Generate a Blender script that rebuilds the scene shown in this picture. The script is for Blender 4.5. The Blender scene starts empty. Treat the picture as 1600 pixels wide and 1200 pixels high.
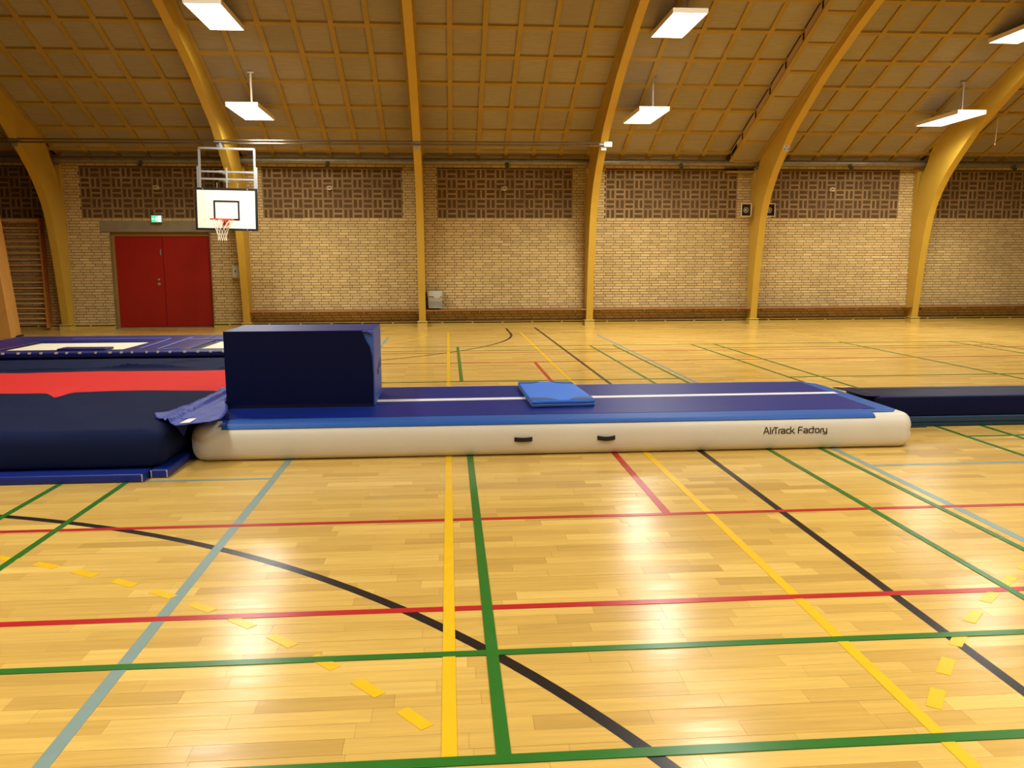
import bpy, bmesh, math, random
from mathutils import Vector, Matrix, noise
random.seed(7)
scene = bpy.context.scene
COL = scene.collection

# ------------------------------------------------------------------ camera
CAM_H = 1.5986
F_PX, PITCH, YAW, ROLL = 1287.5, 0.14588, 0.07593, -0.00368
fw = Vector((math.sin(YAW)*math.cos(PITCH), math.cos(YAW)*math.cos(PITCH), -math.sin(PITCH)))
rt = Vector((math.cos(YAW), -math.sin(YAW), 0)); up = rt.cross(fw)
r2 = rt*math.cos(ROLL) + up*math.sin(ROLL); u2 = -rt*math.sin(ROLL) + up*math.cos(ROLL)
cam_d = bpy.data.cameras.new('camera'); cam = bpy.data.objects.new('camera', cam_d); COL.objects.link(cam)
M = Matrix.Identity(4)
for i in range(3):
    M[i][0] = r2[i]; M[i][1] = u2[i]; M[i][2] = -fw[i]
M[2][3] = CAM_H
cam.matrix_world = M
cam_d.sensor_width = 36; cam_d.lens = F_PX/1600*36; cam_d.clip_start = .05; cam_d.clip_end = 200
scene.camera = cam
# ------------------------------------------------------------------ world, exposure
w = bpy.data.worlds.new('world'); scene.world = w; w.use_nodes = True
w.node_tree.nodes['Background'].inputs[0].default_value = (0.02, 0.018, 0.015, 1)
w.node_tree.nodes['Background'].inputs[1].default_value = 0.3
scene.view_settings.view_transform = 'Standard'; scene.view_settings.look = 'None'
scene.view_settings.exposure = 0.0; scene.view_settings.gamma = 1
scene.view_settings.use_curve_mapping = False
LAMP_STRENGTH = 9.0
LAMP_POWER = 144.0
LAMP_SPREAD = math.radians(150)
LAMP_COLOR = (1.0, 0.99, 0.93)

# ------------------------------------------------------------------ materials
def lin(c):
    return tuple(((v/255)/12.92 if v/255 <= .04045 else ((v/255+.055)/1.055)**2.4) for v in c) + (1,)
def mat(name, rgb, rough=.6, spec=.5, metal=0, bump=0, bscale=60, vary=0, vscale=3, coat=0, emit=None, estr=0, sheen=0):
    m = bpy.data.materials.new(name); m.use_nodes = True
    nt = m.node_tree; b = nt.nodes['Principled BSDF']
    b.inputs['Base Color'].default_value = lin(rgb); b.inputs['Roughness'].default_value = rough
    b.inputs['Specular IOR Level'].default_value = spec; b.inputs['Metallic'].default_value = metal
    b.inputs['Coat Weight'].default_value = coat; b.inputs['Sheen Weight'].default_value = sheen
    tc = nt.nodes.new('ShaderNodeTexCoord')
    if vary:
        n = nt.nodes.new('ShaderNodeTexNoise'); n.inputs['Scale'].default_value = vscale; n.inputs['Detail'].default_value = 5
        nt.links.new(tc.outputs['Object'], n.inputs['Vector'])
        r = nt.nodes.new('ShaderNodeMapRange'); r.inputs[1].default_value = .3; r.inputs[2].default_value = .7
        r.inputs[3].default_value = 1-vary; r.inputs[4].default_value = 1+vary
        nt.links.new(n.outputs['Fac'], r.inputs[0])
        h = nt.nodes.new('ShaderNodeHueSaturation'); h.inputs['Color'].default_value = lin(rgb)
        nt.links.new(r.outputs[0], h.inputs['Value']); nt.links.new(h.outputs[0], b.inputs['Base Color'])
    if bump:
        n = nt.nodes.new('ShaderNodeTexNoise'); n.inputs['Scale'].default_value = bscale; n.inputs['Detail'].default_value = 4
        nt.links.new(tc.outputs['Object'], n.inputs['Vector'])
        bp = nt.nodes.new('ShaderNodeBump'); bp.inputs['Strength'].default_value = bump; bp.inputs['Distance'].default_value = .01
        nt.links.new(n.outputs['Fac'], bp.inputs['Height']); nt.links.new(bp.outputs[0], b.inputs['Normal'])
    if emit:
        b.inputs['Emission Color'].default_value = emit if len(emit) == 4 else tuple(emit)+(1,)
        b.inputs['Emission Strength'].default_value = estr
    return m
def tone_nodes(nt, scale=1.0):
    """random value per piece: island random + object random"""
    g = nt.nodes.new('ShaderNodeNewGeometry'); oi = nt.nodes.new('ShaderNodeObjectInfo')
    a = nt.nodes.new('ShaderNodeMath'); a.operation = 'ADD'
    nt.links.new(g.outputs['Random Per Island'], a.inputs[0]); nt.links.new(oi.outputs['Random'], a.inputs[1])
    f = nt.nodes.new('ShaderNodeMath'); f.operation = 'FRACT'; nt.links.new(a.outputs[0], f.inputs[0])
    return f.outputs[0]
def piece_mat(name, cols, rough, bump=.2, bscale=80, patch=.12, patch_scale=.6, spec=.4, grain=None):
    m = bpy.data.materials.new(name); m.use_nodes = True
    nt = m.node_tree; b = nt.nodes['Principled BSDF']; b.inputs['Roughness'].default_value = rough
    b.inputs['Specular IOR Level'].default_value = spec
    t = tone_nodes(nt)
    cr = nt.nodes.new('ShaderNodeValToRGB'); els = cr.color_ramp.elements
    while len(els) < len(cols): els.new(.5)
    for i, c in enumerate(cols): els[i].position = i/(len(cols)-1); els[i].color = lin(c)
    nt.links.new(t, cr.inputs[0])
    geo = nt.nodes.new('ShaderNodeNewGeometry')
    n = nt.nodes.new('ShaderNodeTexNoise'); n.inputs['Scale'].default_value = patch_scale; n.inputs['Detail'].default_value = 4
    nt.links.new(geo.outputs['Position'], n.inputs['Vector'])
    r = nt.nodes.new('ShaderNodeMapRange'); r.inputs[1].default_value = .35; r.inputs[2].default_value = .65
    r.inputs[3].default_value = 1-patch; r.inputs[4].default_value = 1+patch
    nt.links.new(n.outputs['Fac'], r.inputs[0])
    h = nt.nodes.new('ShaderNodeHueSaturation')
    nt.links.new(cr.outputs[0], h.inputs['Color']); nt.links.new(r.outputs[0], h.inputs['Value'])
    out = h.outputs[0]
    if grain:
        mp = nt.nodes.new('ShaderNodeMapping'); mp.inputs['Scale'].default_value = grain
        nt.links.new(geo.outputs['Position'], mp.inputs['Vector'])
        gn = nt.nodes.new('ShaderNodeTexNoise'); gn.inputs['Scale'].default_value = 1; gn.inputs['Detail'].default_value = 6; gn.inputs['Distortion'].default_value = .6
        nt.links.new(mp.outputs[0], gn.inputs['Vector'])
        gr = nt.nodes.new('ShaderNodeMapRange'); gr.inputs[1].default_value = .3; gr.inputs[2].default_value = .7; gr.inputs[3].default_value = .9; gr.inputs[4].default_value = 1.07
        nt.links.new(gn.outputs['Fac'], gr.inputs[0])
        h2 = nt.nodes.new('ShaderNodeHueSaturation'); nt.links.new(out, h2.inputs['Color']); nt.links.new(gr.outputs[0], h2.inputs['Value']); out = h2.outputs[0]
    nt.links.new(out, b.inputs['Base Color'])
    if bump:
        n2 = nt.nodes.new('ShaderNodeTexNoise'); n2.inputs['Scale'].default_value = bscale
        nt.links.new(geo.outputs['Position'], n2.inputs['Vector'])
        bp = nt.nodes.new('ShaderNodeBump'); bp.inputs['Strength'].default_value = bump; bp.inputs['Distance'].default_value = .006
        nt.links.new(n2.outputs['Fac'], bp.inputs['Height']); nt.links.new(bp.outputs[0], b.inputs['Normal'])
    return m

M_ = {}
BRICKC = [(180, 153, 100), (192, 165, 108), (198, 171, 113), (186, 159, 102), (206, 179, 121)]
M_['brick'] = piece_mat('yellow_brick', BRICKC, .85, .3, 90, .10, .55)
M_['mortar'] = mat('mortar', (92, 70, 42), .95, .2, bump=.3)
M_['tile_rim'] = piece_mat('tile_rim', [(138, 110, 72), (154, 124, 82), (172, 142, 96)], .8, .2, 90, .1)
M_['tile_core'] = piece_mat('tile_core', [(84, 48, 24), (100, 60, 32), (116, 74, 42)], .9, .2, 90, .1)
M_['panel'] = piece_mat('ceiling_panel', [(146, 132, 112), (152, 138, 117), (157, 142, 121)], .8, .15, 40, .05, .5, grain=(3, 30, 3))
M_['batten'] = mat('batten_wood', (160, 130, 62), .65, .3, vary=.06, vscale=2)
M_['rib'] = mat('rib_paint', (190, 152, 52), .42, .4, vary=.04, vscale=1.5)
M_['skirt'] = mat('skirting_paint', (196, 166, 76), .5, .4, vary=.04)
M_['black_gap'] = mat('dark_gap', (26, 16, 8), .9, .1)
M_['ceil_back'] = mat('ceiling_back', (90, 62, 34), .8, .2)
M_['door_red'] = mat('red_door_paint', (150, 26, 16), .38, .4, vary=.04, vscale=2)
M_['door_frame'] = mat('door_frame_paint', (150, 112, 52), .6, .3)
M_['concrete'] = mat('concrete_lintel', (136, 124, 98), .9, .2, bump=.3, bscale=30, vary=.1, vscale=4)
M_['reveal'] = mat('door_reveal', (124, 104, 70), .85, .2, vary=.06)
M_['bench'] = mat('bench_wood', (150, 100, 54), .5, .4, vary=.12, vscale=6)
M_['bars'] = mat('wall_bar_wood', (190, 118, 52), .5, .4, vary=.08, vscale=3)
M_['rung'] = mat('rung_wood', (226, 172, 96), .4, .5, vary=.08, vscale=3)
M_['plywood'] = mat('plywood', (214, 156, 78), .5, .4, vary=.06, vscale=5)
M_['pipe'] = mat('galvanised_pipe', (128, 118, 94), .45, .5, metal=.6, vary=.15, vscale=8, bump=.2, bscale=20)
M_['steel'] = mat('galvanised_steel', (180, 180, 172), .4, .5, metal=.7)
M_['duct_side'] = mat('duct_side', (196, 166, 116), .6, .3)
M_['nozzle'] = mat('nozzle_grey', (84, 76, 60), .5, .3)
M_['rail'] = mat('rail_metal', (120, 108, 90), .3, .5, metal=.9)
M_['black'] = mat('black_plastic', (22, 20, 20), .5, .4)
M_['board_white'] = mat('backboard_white', (240, 232, 214), .5, .4)
M_['board_black'] = mat('backboard_black', (24, 20, 22), .6, .3)
M_['rim_red'] = mat('rim_red', (196, 60, 44), .4, .5)
M_['net'] = mat('net_cord', (236, 226, 206), .8, .2)
M_['lampbody'] = mat('lamp_housing_paint', (232, 216, 188), .5, .4)
M_['diffuser'] = mat('lamp_diffuser', (250, 250, 245), .5, .2, emit=LAMP_COLOR, estr=LAMP_STRENGTH)
M_['pvc_white'] = mat('air_track_pvc', (208, 201, 182), .42, .45, vary=.02)
M_['track_top'] = mat('track_top_blue', (16, 36, 116), .42, .16, bump=.08, bscale=150)
M_['track_edge'] = mat('track_edge_blue', (30, 80, 152), .5, .25, bump=.08, bscale=150)
M_['line_white'] = mat('line_white', (232, 226, 222), .5, .4)
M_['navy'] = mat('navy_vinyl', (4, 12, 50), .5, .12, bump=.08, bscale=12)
M_['navy_dark'] = mat('navy_dark_vinyl', (8, 12, 36), .5, .25, bump=.1, bscale=8)
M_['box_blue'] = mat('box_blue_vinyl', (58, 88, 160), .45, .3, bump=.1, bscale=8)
M_['cover_top_lit'] = mat('box_top_lit_vinyl', (32, 44, 118), .42, .3, bump=.1, bscale=8)  # navy cover again, lightened: the gloss on its top is put into the colour
M_['crash'] = mat('crash_mat_cloth', (16, 25, 56), .8, .1, bump=.12, bscale=6, vary=.04)
M_['crash_red'] = mat('crash_mat_red', (214, 46, 38), .8, .15, bump=.1, bscale=6)
M_['mat_blue'] = mat('royal_vinyl', (16, 36, 116), .42, .35)
M_['scuff'] = mat('scuff_white', (190, 190, 200), .8, .2)
M_['small_blue'] = mat('small_mat_blue', (62, 118, 212), .6, .25)
M_['small_corner'] = mat('small_mat_corner', (54, 86, 138), .5, .4)
M_['flap'] = mat('flap_cloth', (52, 64, 140), .55, .3, bump=.5, bscale=14)
M_['teal'] = mat('teal_vinyl', (30, 56, 78), .55, .3)
M_['pad_purple'] = mat('purple_pad', (44, 18, 84), .45, .3)
M_['pad_blue'] = mat('blue_pad', (22, 28, 96), .42, .35)
M_['stripe'] = mat('light_blue_stripe', (88, 104, 190), .5, .4)
M_['bed'] = mat('trampoline_bed', (232, 220, 186), .7, .3)
M_['grey_box'] = mat('grey_enamel', (186, 182, 164), .5, .4)
M_['bin'] = mat('bin_plastic', (158, 154, 136), .5, .4)
M_['bag'] = mat('bin_bag', (186, 182, 164), .3, .6)
M_['spk'] = mat('speaker_cream', (222, 198, 156), .5, .4)
M_['spk_dark'] = mat('speaker_inside', (54, 38, 20), .7, .3)
M_['exit_green'] = mat('exit_green', (40, 190, 120), .5, .3, emit=(.1, .85, .42), estr=.9)
M_['exit_white'] = mat('exit_white', (220, 255, 235), .5, .3, emit=(.72, 1, .82), estr=1.1)
LINES = {'yellow': (224, 176, 30), 'green': (44, 104, 34), 'red': (172, 36, 34), 'black': (34, 28, 26), 'light blue': (124, 144, 134)}
for k, c in LINES.items():
    M_['l_'+k] = mat('line_paint_'+k.replace(' ', '_'), c, .25, .25, vary=.03, vscale=10)

# floor wood: pieces near the camera, brick-texture strips beyond
WOODC = [(186, 147, 72), (202, 162, 80), (212, 173, 88), (196, 156, 76), (220, 182, 96)]
def wood_common(m, colour_out, plank=True):
    nt = m.node_tree; b = nt.nodes['Principled BSDF']
    geo = nt.nodes.new('ShaderNodeNewGeometry')
    mp = nt.nodes.new('ShaderNodeMapping'); mp.inputs['Scale'].default_value = (2.2, 34, 1)
    nt.links.new(geo.outputs['Position'], mp.inputs['Vector'])
    gn = nt.nodes.new('ShaderNodeTexNoise'); gn.inputs['Scale'].default_value = 1; gn.inputs['Detail'].default_value = 7; gn.inputs['Distortion'].default_value = .8
    nt.links.new(mp.outputs[0], gn.inputs['Vector'])
    gr = nt.nodes.new('ShaderNodeMapRange'); gr.inputs[1].default_value = .28; gr.inputs[2].default_value = .72; gr.inputs[3].default_value = .88; gr.inputs[4].default_value = 1.07
    nt.links.new(gn.outputs['Fac'], gr.inputs[0])
    # dark knots / streaks
    mp2 = nt.nodes.new('ShaderNodeMapping'); mp2.inputs['Scale'].default_value = (3.2, 16, 1)
    nt.links.new(geo.outputs['Position'], mp2.inputs['Vector'])
    kn = nt.nodes.new('ShaderNodeTexNoise'); kn.inputs['Scale'].default_value = 1; kn.inputs['Detail'].default_value = 3
    nt.links.new(mp2.outputs[0], kn.inputs['Vector'])
    kr = nt.nodes.new('ShaderNodeMapRange'); kr.inputs[1].default_value = .745; kr.inputs[2].default_value = .82; kr.inputs[3].default_value = 1; kr.inputs[4].default_value = .5
    nt.links.new(kn.outputs['Fac'], kr.inputs[0])
    mu = nt.nodes.new('ShaderNodeMath'); mu.operation = 'MULTIPLY'
    nt.links.new(gr.outputs[0], mu.inputs[0]); nt.links.new(kr.outputs[0], mu.inputs[1])
    h = nt.nodes.new('ShaderNodeHueSaturation'); nt.links.new(colour_out, h.inputs['Color']); nt.links.new(mu.outputs[0], h.inputs['Value'])
    nt.links.new(h.outputs[0], b.inputs['Base Color'])
    b.inputs['Roughness'].default_value = .2; b.inputs['Specular IOR Level'].default_value = .25
    # gentle cupping of the lacquer
    mp3 = nt.nodes.new('ShaderNodeMapping'); mp3.inputs['Scale'].default_value = (1.6, 9, 1)
    nt.links.new(geo.outputs['Position'], mp3.inputs['Vector'])
    bn = nt.nodes.new('ShaderNodeTexNoise'); bn.inputs['Scale'].default_value = 1; bn.inputs['Detail'].default_value = 3
    nt.links.new(mp3.outputs[0], bn.inputs['Vector'])
    bp = nt.nodes.new('ShaderNodeBump'); bp.inputs['Strength'].default_value = .5; bp.inputs['Distance'].default_value = .004
    nt.links.new(bn.outputs['Fac'], bp.inputs['Height']); nt.links.new(bp.outputs[0], b.inputs['Normal'])
def ramp(nt, cols, src):
    cr = nt.nodes.new('ShaderNodeValToRGB'); els = cr.color_ramp.elements
    while len(els) < len(cols): els.new(.5)
    for i, c in enumerate(cols): els[i].position = i/(len(cols)-1); els[i].color = lin(c)
    nt.links.new(src, cr.inputs[0]); return cr.outputs[0]
m = bpy.data.materials.new('floor_plank_wood'); m.use_nodes = True
wood_common(m, ramp(m.node_tree, WOODC, tone_nodes(m.node_tree))); M_['plank'] = m
m = bpy.data.materials.new('floor_far_wood'); m.use_nodes = True; nt = m.node_tree
geo = nt.nodes.new('ShaderNodeNewGeometry')
br = nt.nodes.new('ShaderNodeTexBrick'); br.inputs['Scale'].default_value = 1; br.inputs['Brick Width'].default_value = .65; br.inputs['Row Height'].default_value = .093
br.inputs['Mortar Size'].default_value = .0006; br.offset = .37; br.inputs['Bias'].default_value = 0
br.inputs['Color1'].default_value = (0, 0, 0, 1); br.inputs['Color2'].default_value = (1, 1, 1, 1); br.inputs['Mortar'].default_value = (.1, .1, .1, 1)
nt.links.new(geo.outputs['Position'], br.inputs['Vector'])
wood_common(m, ramp(nt, WOODC, br.outputs['Color'])); M_['farwood'] = m
M_['under'] = mat('floor_under', (110, 70, 30), .8, .2)

# ------------------------------------------------------------------ mesh helpers
class MB:
    def __init__(s): s.v = []; s.f = []; s.mi = []; s.cur = 0
    def add(s, vs, fs):
        n = len(s.v); s.v += [tuple(p) for p in vs]
        for f in fs: s.f.append(tuple(i+n for i in f)); s.mi.append(s.cur)
        return s
    def box(s, x0, x1, y0, y1, z0, z1):
        vs = [(x, y, z) for z in (z0, z1) for y in (y0, y1) for x in (x0, x1)]
        return s.add(vs, [(0, 2, 3, 1), (4, 5, 7, 6), (0, 1, 5, 4), (2, 6, 7, 3), (0, 4, 6, 2), (1, 3, 7, 5)])
    def tube(s, pts, r, n=8, closed=False):
        pts = [Vector(p) for p in pts]; rings = []
        N = len(pts)
        for i, p in enumerate(pts):
            a = pts[(i-1) % N] if (i > 0 or closed) else p
            b = pts[(i+1) % N] if (i < N-1 or closed) else p
            d = (b-a).normalized(); ref = Vector((0, 0, 1)) if abs(d.z) < .9 else Vector((1, 0, 0))
            u = d.cross(ref).normalized(); v = d.cross(u).normalized()
            rings.append([p + (u*math.cos(2*math.pi*k/n) + v*math.sin(2*math.pi*k/n))*r for k in range(n)])
        base = len(s.v)
        for R in rings: s.v += [tuple(q) for q in R]
        for i in range(N if closed else N-1):
            j = (i+1) % N
            for k in range(n):
                l = (k+1) % n
                s.f.append((base+i*n+k, base+j*n+k, base+j*n+l, base+i*n+l)); s.mi.append(s.cur)
        if not closed:
            s.f.append(tuple(base+k for k in range(n))); s.mi.append(s.cur)
            s.f.append(tuple(base+(N-1)*n+k for k in reversed(range(n)))); s.mi.append(s.cur)
        return s
    def prism(s, poly, axis, a, b):
        """poly: list of 2D points; axis 'x' (y,z), 'y' (x,z), 'z' (x,y)"""
        def P(q, t): return {'x': (t, q[0], q[1]), 'y': (q[0], t, q[1]), 'z': (q[0], q[1], t)}[axis]
        n = len(poly); vs = [P(q, a) for q in poly] + [P(q, b) for q in poly]
        fs = [tuple(range(n)), tuple(reversed(range(n, 2*n)))] + [(i, i+n, (i+1) % n+n, (i+1) % n) for i in range(n)]
        return s.add(vs, fs)
    def strip(s, A, B, x0, x1):
        """two matching (y,z) polylines extruded in x"""
        n = len(A); vs = [(x0, *p) for p in A]+[(x0, *p) for p in B]+[(x1, *p) for p in A]+[(x1, *p) for p in B]
        fs = []
        for i in range(n-1):
            fs += [(i, i+1, n+i+1, n+i), (2*n+i, 3*n+i, 3*n+i+1, 2*n+i+1), (i, 2*n+i, 2*n+i+1, i+1), (n+i, n+i+1, 3*n+i+1, 3*n+i)]
        fs += [(0, n, 3*n, 2*n), (n-1, 3*n-1, 4*n-1, 2*n-1)]
        return s.add(vs, fs)
    def mesh(s, name, mats, smooth=False):
        me = bpy.data.meshes.new(name); me.from_pydata(s.v, [], s.f); me.update()
        for mm in (mats if isinstance(mats, (list, tuple)) else [mats]): me.materials.append(M_[mm])
        me.polygons.foreach_set('material_index', s.mi)
        bm = bmesh.new(); bm.from_mesh(me); bmesh.ops.recalc_face_normals(bm, faces=bm.faces); bm.to_mesh(me); bm.free()
        if smooth:
            me.polygons.foreach_set('use_smooth', [True]*len(me.polygons))
            try: me.set_sharp_from_angle(angle=math.radians(40))
            except Exception: pass
        return me
def link(name, me, parent=None, loc=None, **kw):
    o = bpy.data.objects.new(name, me); COL.objects.link(o)
    if parent: o.parent = parent
    if loc: o.location = loc
    for k, v in kw.items(): o[k] = v
    return o
def build(mb, name, mats, parent=None, loc=None, smooth=False, bevel=0, **kw):
    o = link(name, mb.mesh(name, mats, smooth), parent, loc, **kw)
    if bevel:
        b = o.modifiers.new('bevel', 'BEVEL'); b.width = bevel; b.segments = 2; b.limit_method = 'ANGLE'
    return o
def part(name, mats, parent, fn, smooth=False, bevel=0, **kw):
    mb = MB(); fn(mb); return build(mb, name, mats, parent, None, smooth, bevel, **kw)
def thing(name, loc, label, cat, group=None, rotz=0):
    o = bpy.data.objects.new(name, None); COL.objects.link(o); o.location = loc; o.rotation_euler = (0, 0, rotz); o.empty_display_size = .1
    o['label'] = label; o['category'] = cat
    if group: o['group'] = group
    return o
def tag(o, label, cat, group=None):
    o['label'] = label; o['category'] = cat
    if group: o['group'] = group
    return o
def struct(name, mb, mats, **kw):
    o = build(mb, name, mats, **kw); o['kind'] = 'structure'; return o
def copy_tree(src, **props):
    r = src.copy(); COL.objects.link(r)
    for ch in src.children:
        c = ch.copy(); COL.objects.link(c); c.parent = r
        for g in ch.children:
            d = g.copy(); COL.objects.link(d); d.parent = c
    for k, v in props.items(): r[k] = v
    return r
def soft_box(x0, x1, y0, y1, z0, z1, rad, n=(12, 8, 3), fn=None):
    """rounded box; rad=(xl,xr,yl,yr,zl,zr) radii per side; fn displaces"""
    xl, xr, yl, yr, zl, zr = rad
    def cuts(a, b, ra, rb, k):
        s = []
        if ra: s += [a+ra*t for t in (0, .15, .4, .7, 1)]
        else: s += [a]
        e = []
        if rb: e = [b-rb*t for t in (1, .7, .4, .15, 0)]
        else: e = [b]
        mid = [s[-1]+(e[0]-s[-1])*i/k for i in range(1, k)]
        return s+mid+e
    X = cuts(x0, x1, xl, xr, n[0]); Y = cuts(y0, y1, yl, yr, n[1]); Z = cuts(z0, z1, zl, zr, n[2])
    ix = {}; V = []; Fc = []
    def vid(i, j, k):
        if (i, j, k) in ix: return ix[(i, j, k)]
        p = Vector((X[i], Y[j], Z[k]))
        q = Vector((min(max(p.x, x0+xl), x1-xr), min(max(p.y, y0+yl), y1-yr), min(max(p.z, z0+zl), z1-zr)))
        d = p-q
        R = ((xr if d.x > 0 else xl), (yr if d.y > 0 else yl), (zr if d.z > 0 else zl))
        nn = Vector([d[a]/R[a] if R[a] else 0 for a in range(3)])
        if nn.length > 1e-9:
            m_ = max(abs(c) for c in nn)
            nn = nn.normalized()*m_
            p = q+Vector([nn[a]*R[a] for a in range(3)])
        if fn: p = Vector(fn(p))
        V.append(tuple(p)); ix[(i, j, k)] = len(V)-1
        return len(V)-1
    a, b, c = len(X)-1, len(Y)-1, len(Z)-1
    for i in range(a):
        for j in range(b):
            Fc.append((vid(i, j, 0), vid(i, j+1, 0), vid(i+1, j+1, 0), vid(i+1, j, 0)))
            Fc.append((vid(i, j, c), vid(i+1, j, c), vid(i+1, j+1, c), vid(i, j+1, c)))
        for k in range(c):
            Fc.append((vid(i, 0, k), vid(i+1, 0, k), vid(i+1, 0, k+1), vid(i, 0, k+1)))
            Fc.append((vid(i, b, k), vid(i, b, k+1), vid(i+1, b, k+1), vid(i+1, b, k)))
    for j in range(b):
        for k in range(c):
            Fc.append((vid(0, j, k), vid(0, j, k+1), vid(0, j+1, k+1), vid(0, j+1, k)))
            Fc.append((vid(a, j, k), vid(a, j+1, k), vid(a, j+1, k+1), vid(a, j, k+1)))
    mb = MB(); mb.add(V, Fc); return mb
def nz(x, y, z=0, s=1): return noise.noise(Vector((x*s, y*s, z*s)))

# ------------------------------------------------------------------ hall shell
XL, XR, YN, YF = -18.2, 21.2, -3.0, 21.3
RIBX = [-18.05, -13.72, -9.38, -5.02, -.67, 3.60, 7.92, 12.30, 16.65, 20.98]
YR = (YN+YF)/2
Z0, SL = 4.15, .435
def cz(y): return Z0 + SL*min(YF-y, y-YN)
ANG = math.atan(SL)

# floor: base slabs, a recess under the planks
ROW = .093
PX0, PX1, PY0 = -7.0, 11.0, 1.61
PY1 = PY0+82*ROW
mb = MB()
mb.box(XL, XR, PY1, YF+.4, -.15, 0); mb.box(XL, XR, YN-.2, PY0, -.15, 0)
mb.box(XL, PX0, PY0, PY1, -.15, 0); mb.box(PX1, XR, PY0, PY1, -.15, 0)
mb.cur = 1; mb.box(PX0, PX1, PY0, PY1, -.15, -.003)
floor = struct('floor', mb, ['farwood', 'under'])
floor['label'] = 'varnished parquet sports floor'
planks = []
nrow = int(round((PY1-PY0)/ROW))
for r in range(nrow):
    y = PY0 + r*ROW; x = PX0; rng = random.Random(r*31+5)
    x -= 0
    while x < PX1-1e-6:
        L = rng.choice([.32, .42, .5, .62, .78, .95]) if x > PX0 else rng.uniform(.2, .8)
        L = min(L, PX1-x)
        if PX1-x-L < .12: L = PX1-x
        planks.append((x, y, L)); x += L
unit = MB().box(0, 1, .0006, ROW-.0006, -.003, 0).mesh('plank', 'plank')
def vis(p):
    cx, cy = p[0]+p[2]/2, p[1]+ROW/2
    return cy > 2.35 and -.56*cy-.15 < cx < .70*cy+.1
cand = sorted([p for p in planks if vis(p)], key=lambda p: p[1]*1.0)[:300]
cs = set(cand)
for (x, y, L) in cand:
    o = link('plank', unit, floor, (x+.0004, y, 0)); o.scale = (L-.0008, 1, 1)
    o.rotation_euler = (random.uniform(-.0045, .0045), 0, 0)
mb = MB()
for p in planks:
    if p in cs: continue
    x, y, L = p
    t = random.uniform(-.0002, .0002)
    vs = [(x+.0004, y+.0006, -.003), (x+L-.0004, y+.0006, -.003), (x+L-.0004, y+ROW-.0006, -.003), (x+.0004, y+ROW-.0006, -.003),
          (x+.0004, y+.0006, -t), (x+L-.0004, y+.0006, -t), (x+L-.0004, y+ROW-.0006, t), (x+.0004, y+ROW-.0006, t)]
    mb.add(vs, [(4, 5, 6, 7), (0, 1, 5, 4), (2, 3, 7, 6), (0, 4, 7, 3), (1, 2, 6, 5)])
build(mb, 'plank_field', 'plank', floor, kind='stuff')

# painted court lines (thin film with real thickness), children of the floor
LW = .05
lvl = {'black': 1, 'light blue': 2, 'yellow': 3, 'red': 4, 'yellow2': 5, 'green': 6}
def line_y(x, y0, y1, c, w=LW, lv=None):      # runs away from the camera
    z = .0006*(lv or lvl[c])+.0002; part('court_line', 'l_'+c, floor, lambda m: m.box(x-w/2, x+w/2, y0, y1, 0, z), label=c+' painted court line')
def line_x(y, x0, x1, c, w=LW, lv=None):
    z = .0006*(lv or lvl[c]); part('court_line', 'l_'+c, floor, lambda m: m.box(x0, x1, y-w/2, y+w/2, 0, z), label=c+' painted court line')
def arc(cx, cy, r, a0, a1, c, w=LW, lv=None, n=64, name='court_line'):
    z = .0006*(lv or lvl[c])+.0001; mb = MB(); n = max(2, n)
    A = [(cx+(r-w/2)*math.cos(t), cy+(r-w/2)*math.sin(t)) for t in [a0+(a1-a0)*i/n for i in range(n+1)]]
    B = [(cx+(r+w/2)*math.cos(t), cy+(r+w/2)*math.sin(t)) for t in [a0+(a1-a0)*i/n for i in range(n+1)]]
    k = n+1
    vs = [(*p, 0) for p in A]+[(*p, 0) for p in B]+[(*p, z) for p in A]+[(*p, z) for p in B]
    fs = []
    for i in range(n):
        fs += [(2*k+i, 2*k+i+1, 3*k+i+1, 3*k+i), (i, 2*k+i, 2*k+i+1, i+1), (k+i, k+i+1, 3*k+i+1, 3*k+i)]
    fs += [(0, k, 3*k, 2*k), (n, 3*k-1+1-1, 4*k-1, 2*k-1+1-1+k)] if False else [(0, k, 3*k, 2*k), (n, k+n, 3*k+n, 2*k+n)]
    mb.add(vs, fs); build(mb, name, 'l_'+c, floor, label=c+' painted court line')
line_y(-.02, 2.49, 19.3, 'yellow', .052, 5)
line_y(1.65, -.8, 19.0, 'yellow', .05, 3)
line_y(.158, 2.45, 7.17, 'green'); line_y(.158, 11.13, 15.86, 'green')
for x in (2.73, 3.19, -2.40, -2.87): line_y(x, 2.45, 15.86, 'green', .04)
for x in (4.74, 5.20, 10.5, 10.04): line_y(x, 2.45, 15.86, 'green', .04)
line_y(2.13, -1.5, 20.5, 'black')
line_y(-1.33, -1, 18.2, 'light blue', .055); line_y(3.30, -1, 18.2, 'light blue', .055)
line_x(6.15, -6.2, -1.33, 'light blue', .045); line_x(6.13, 3.3, 7.6, 'light blue', .045)
line_x(12.13, -6.2, -1.33, 'light blue', .045)
line_y(1.382, 5.03, 6.9, 'red'); line_y(1.382, 10.3, 13.2, 'red')
line_x(5.02, -12, 14, 'red', .045); line_x(3.667, -12, 14, 'red')
line_x(13.27, -12, 14, 'red', .045); line_x(14.75, -12, 14, 'red', .04)
line_x(3.213, -2.87, 3.21, 'green', .045); line_x(2.47, -2.87, 3.21, 'green', .05)
line_x(3.213, 3.3, 10.5, 'green', .045, 6); line_x(2.47, 3.3, 10.5, 'green', .05, 6)
line_x(3.213, -9.5, -2.95, 'green', .045); line_x(2.47, -9.5, -2.95, 'green', .05)
line_x(7.15, -2.87, 3.21, 'green', .04); line_x(7.11, 4.72, 10.5, 'green', .04)
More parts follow.
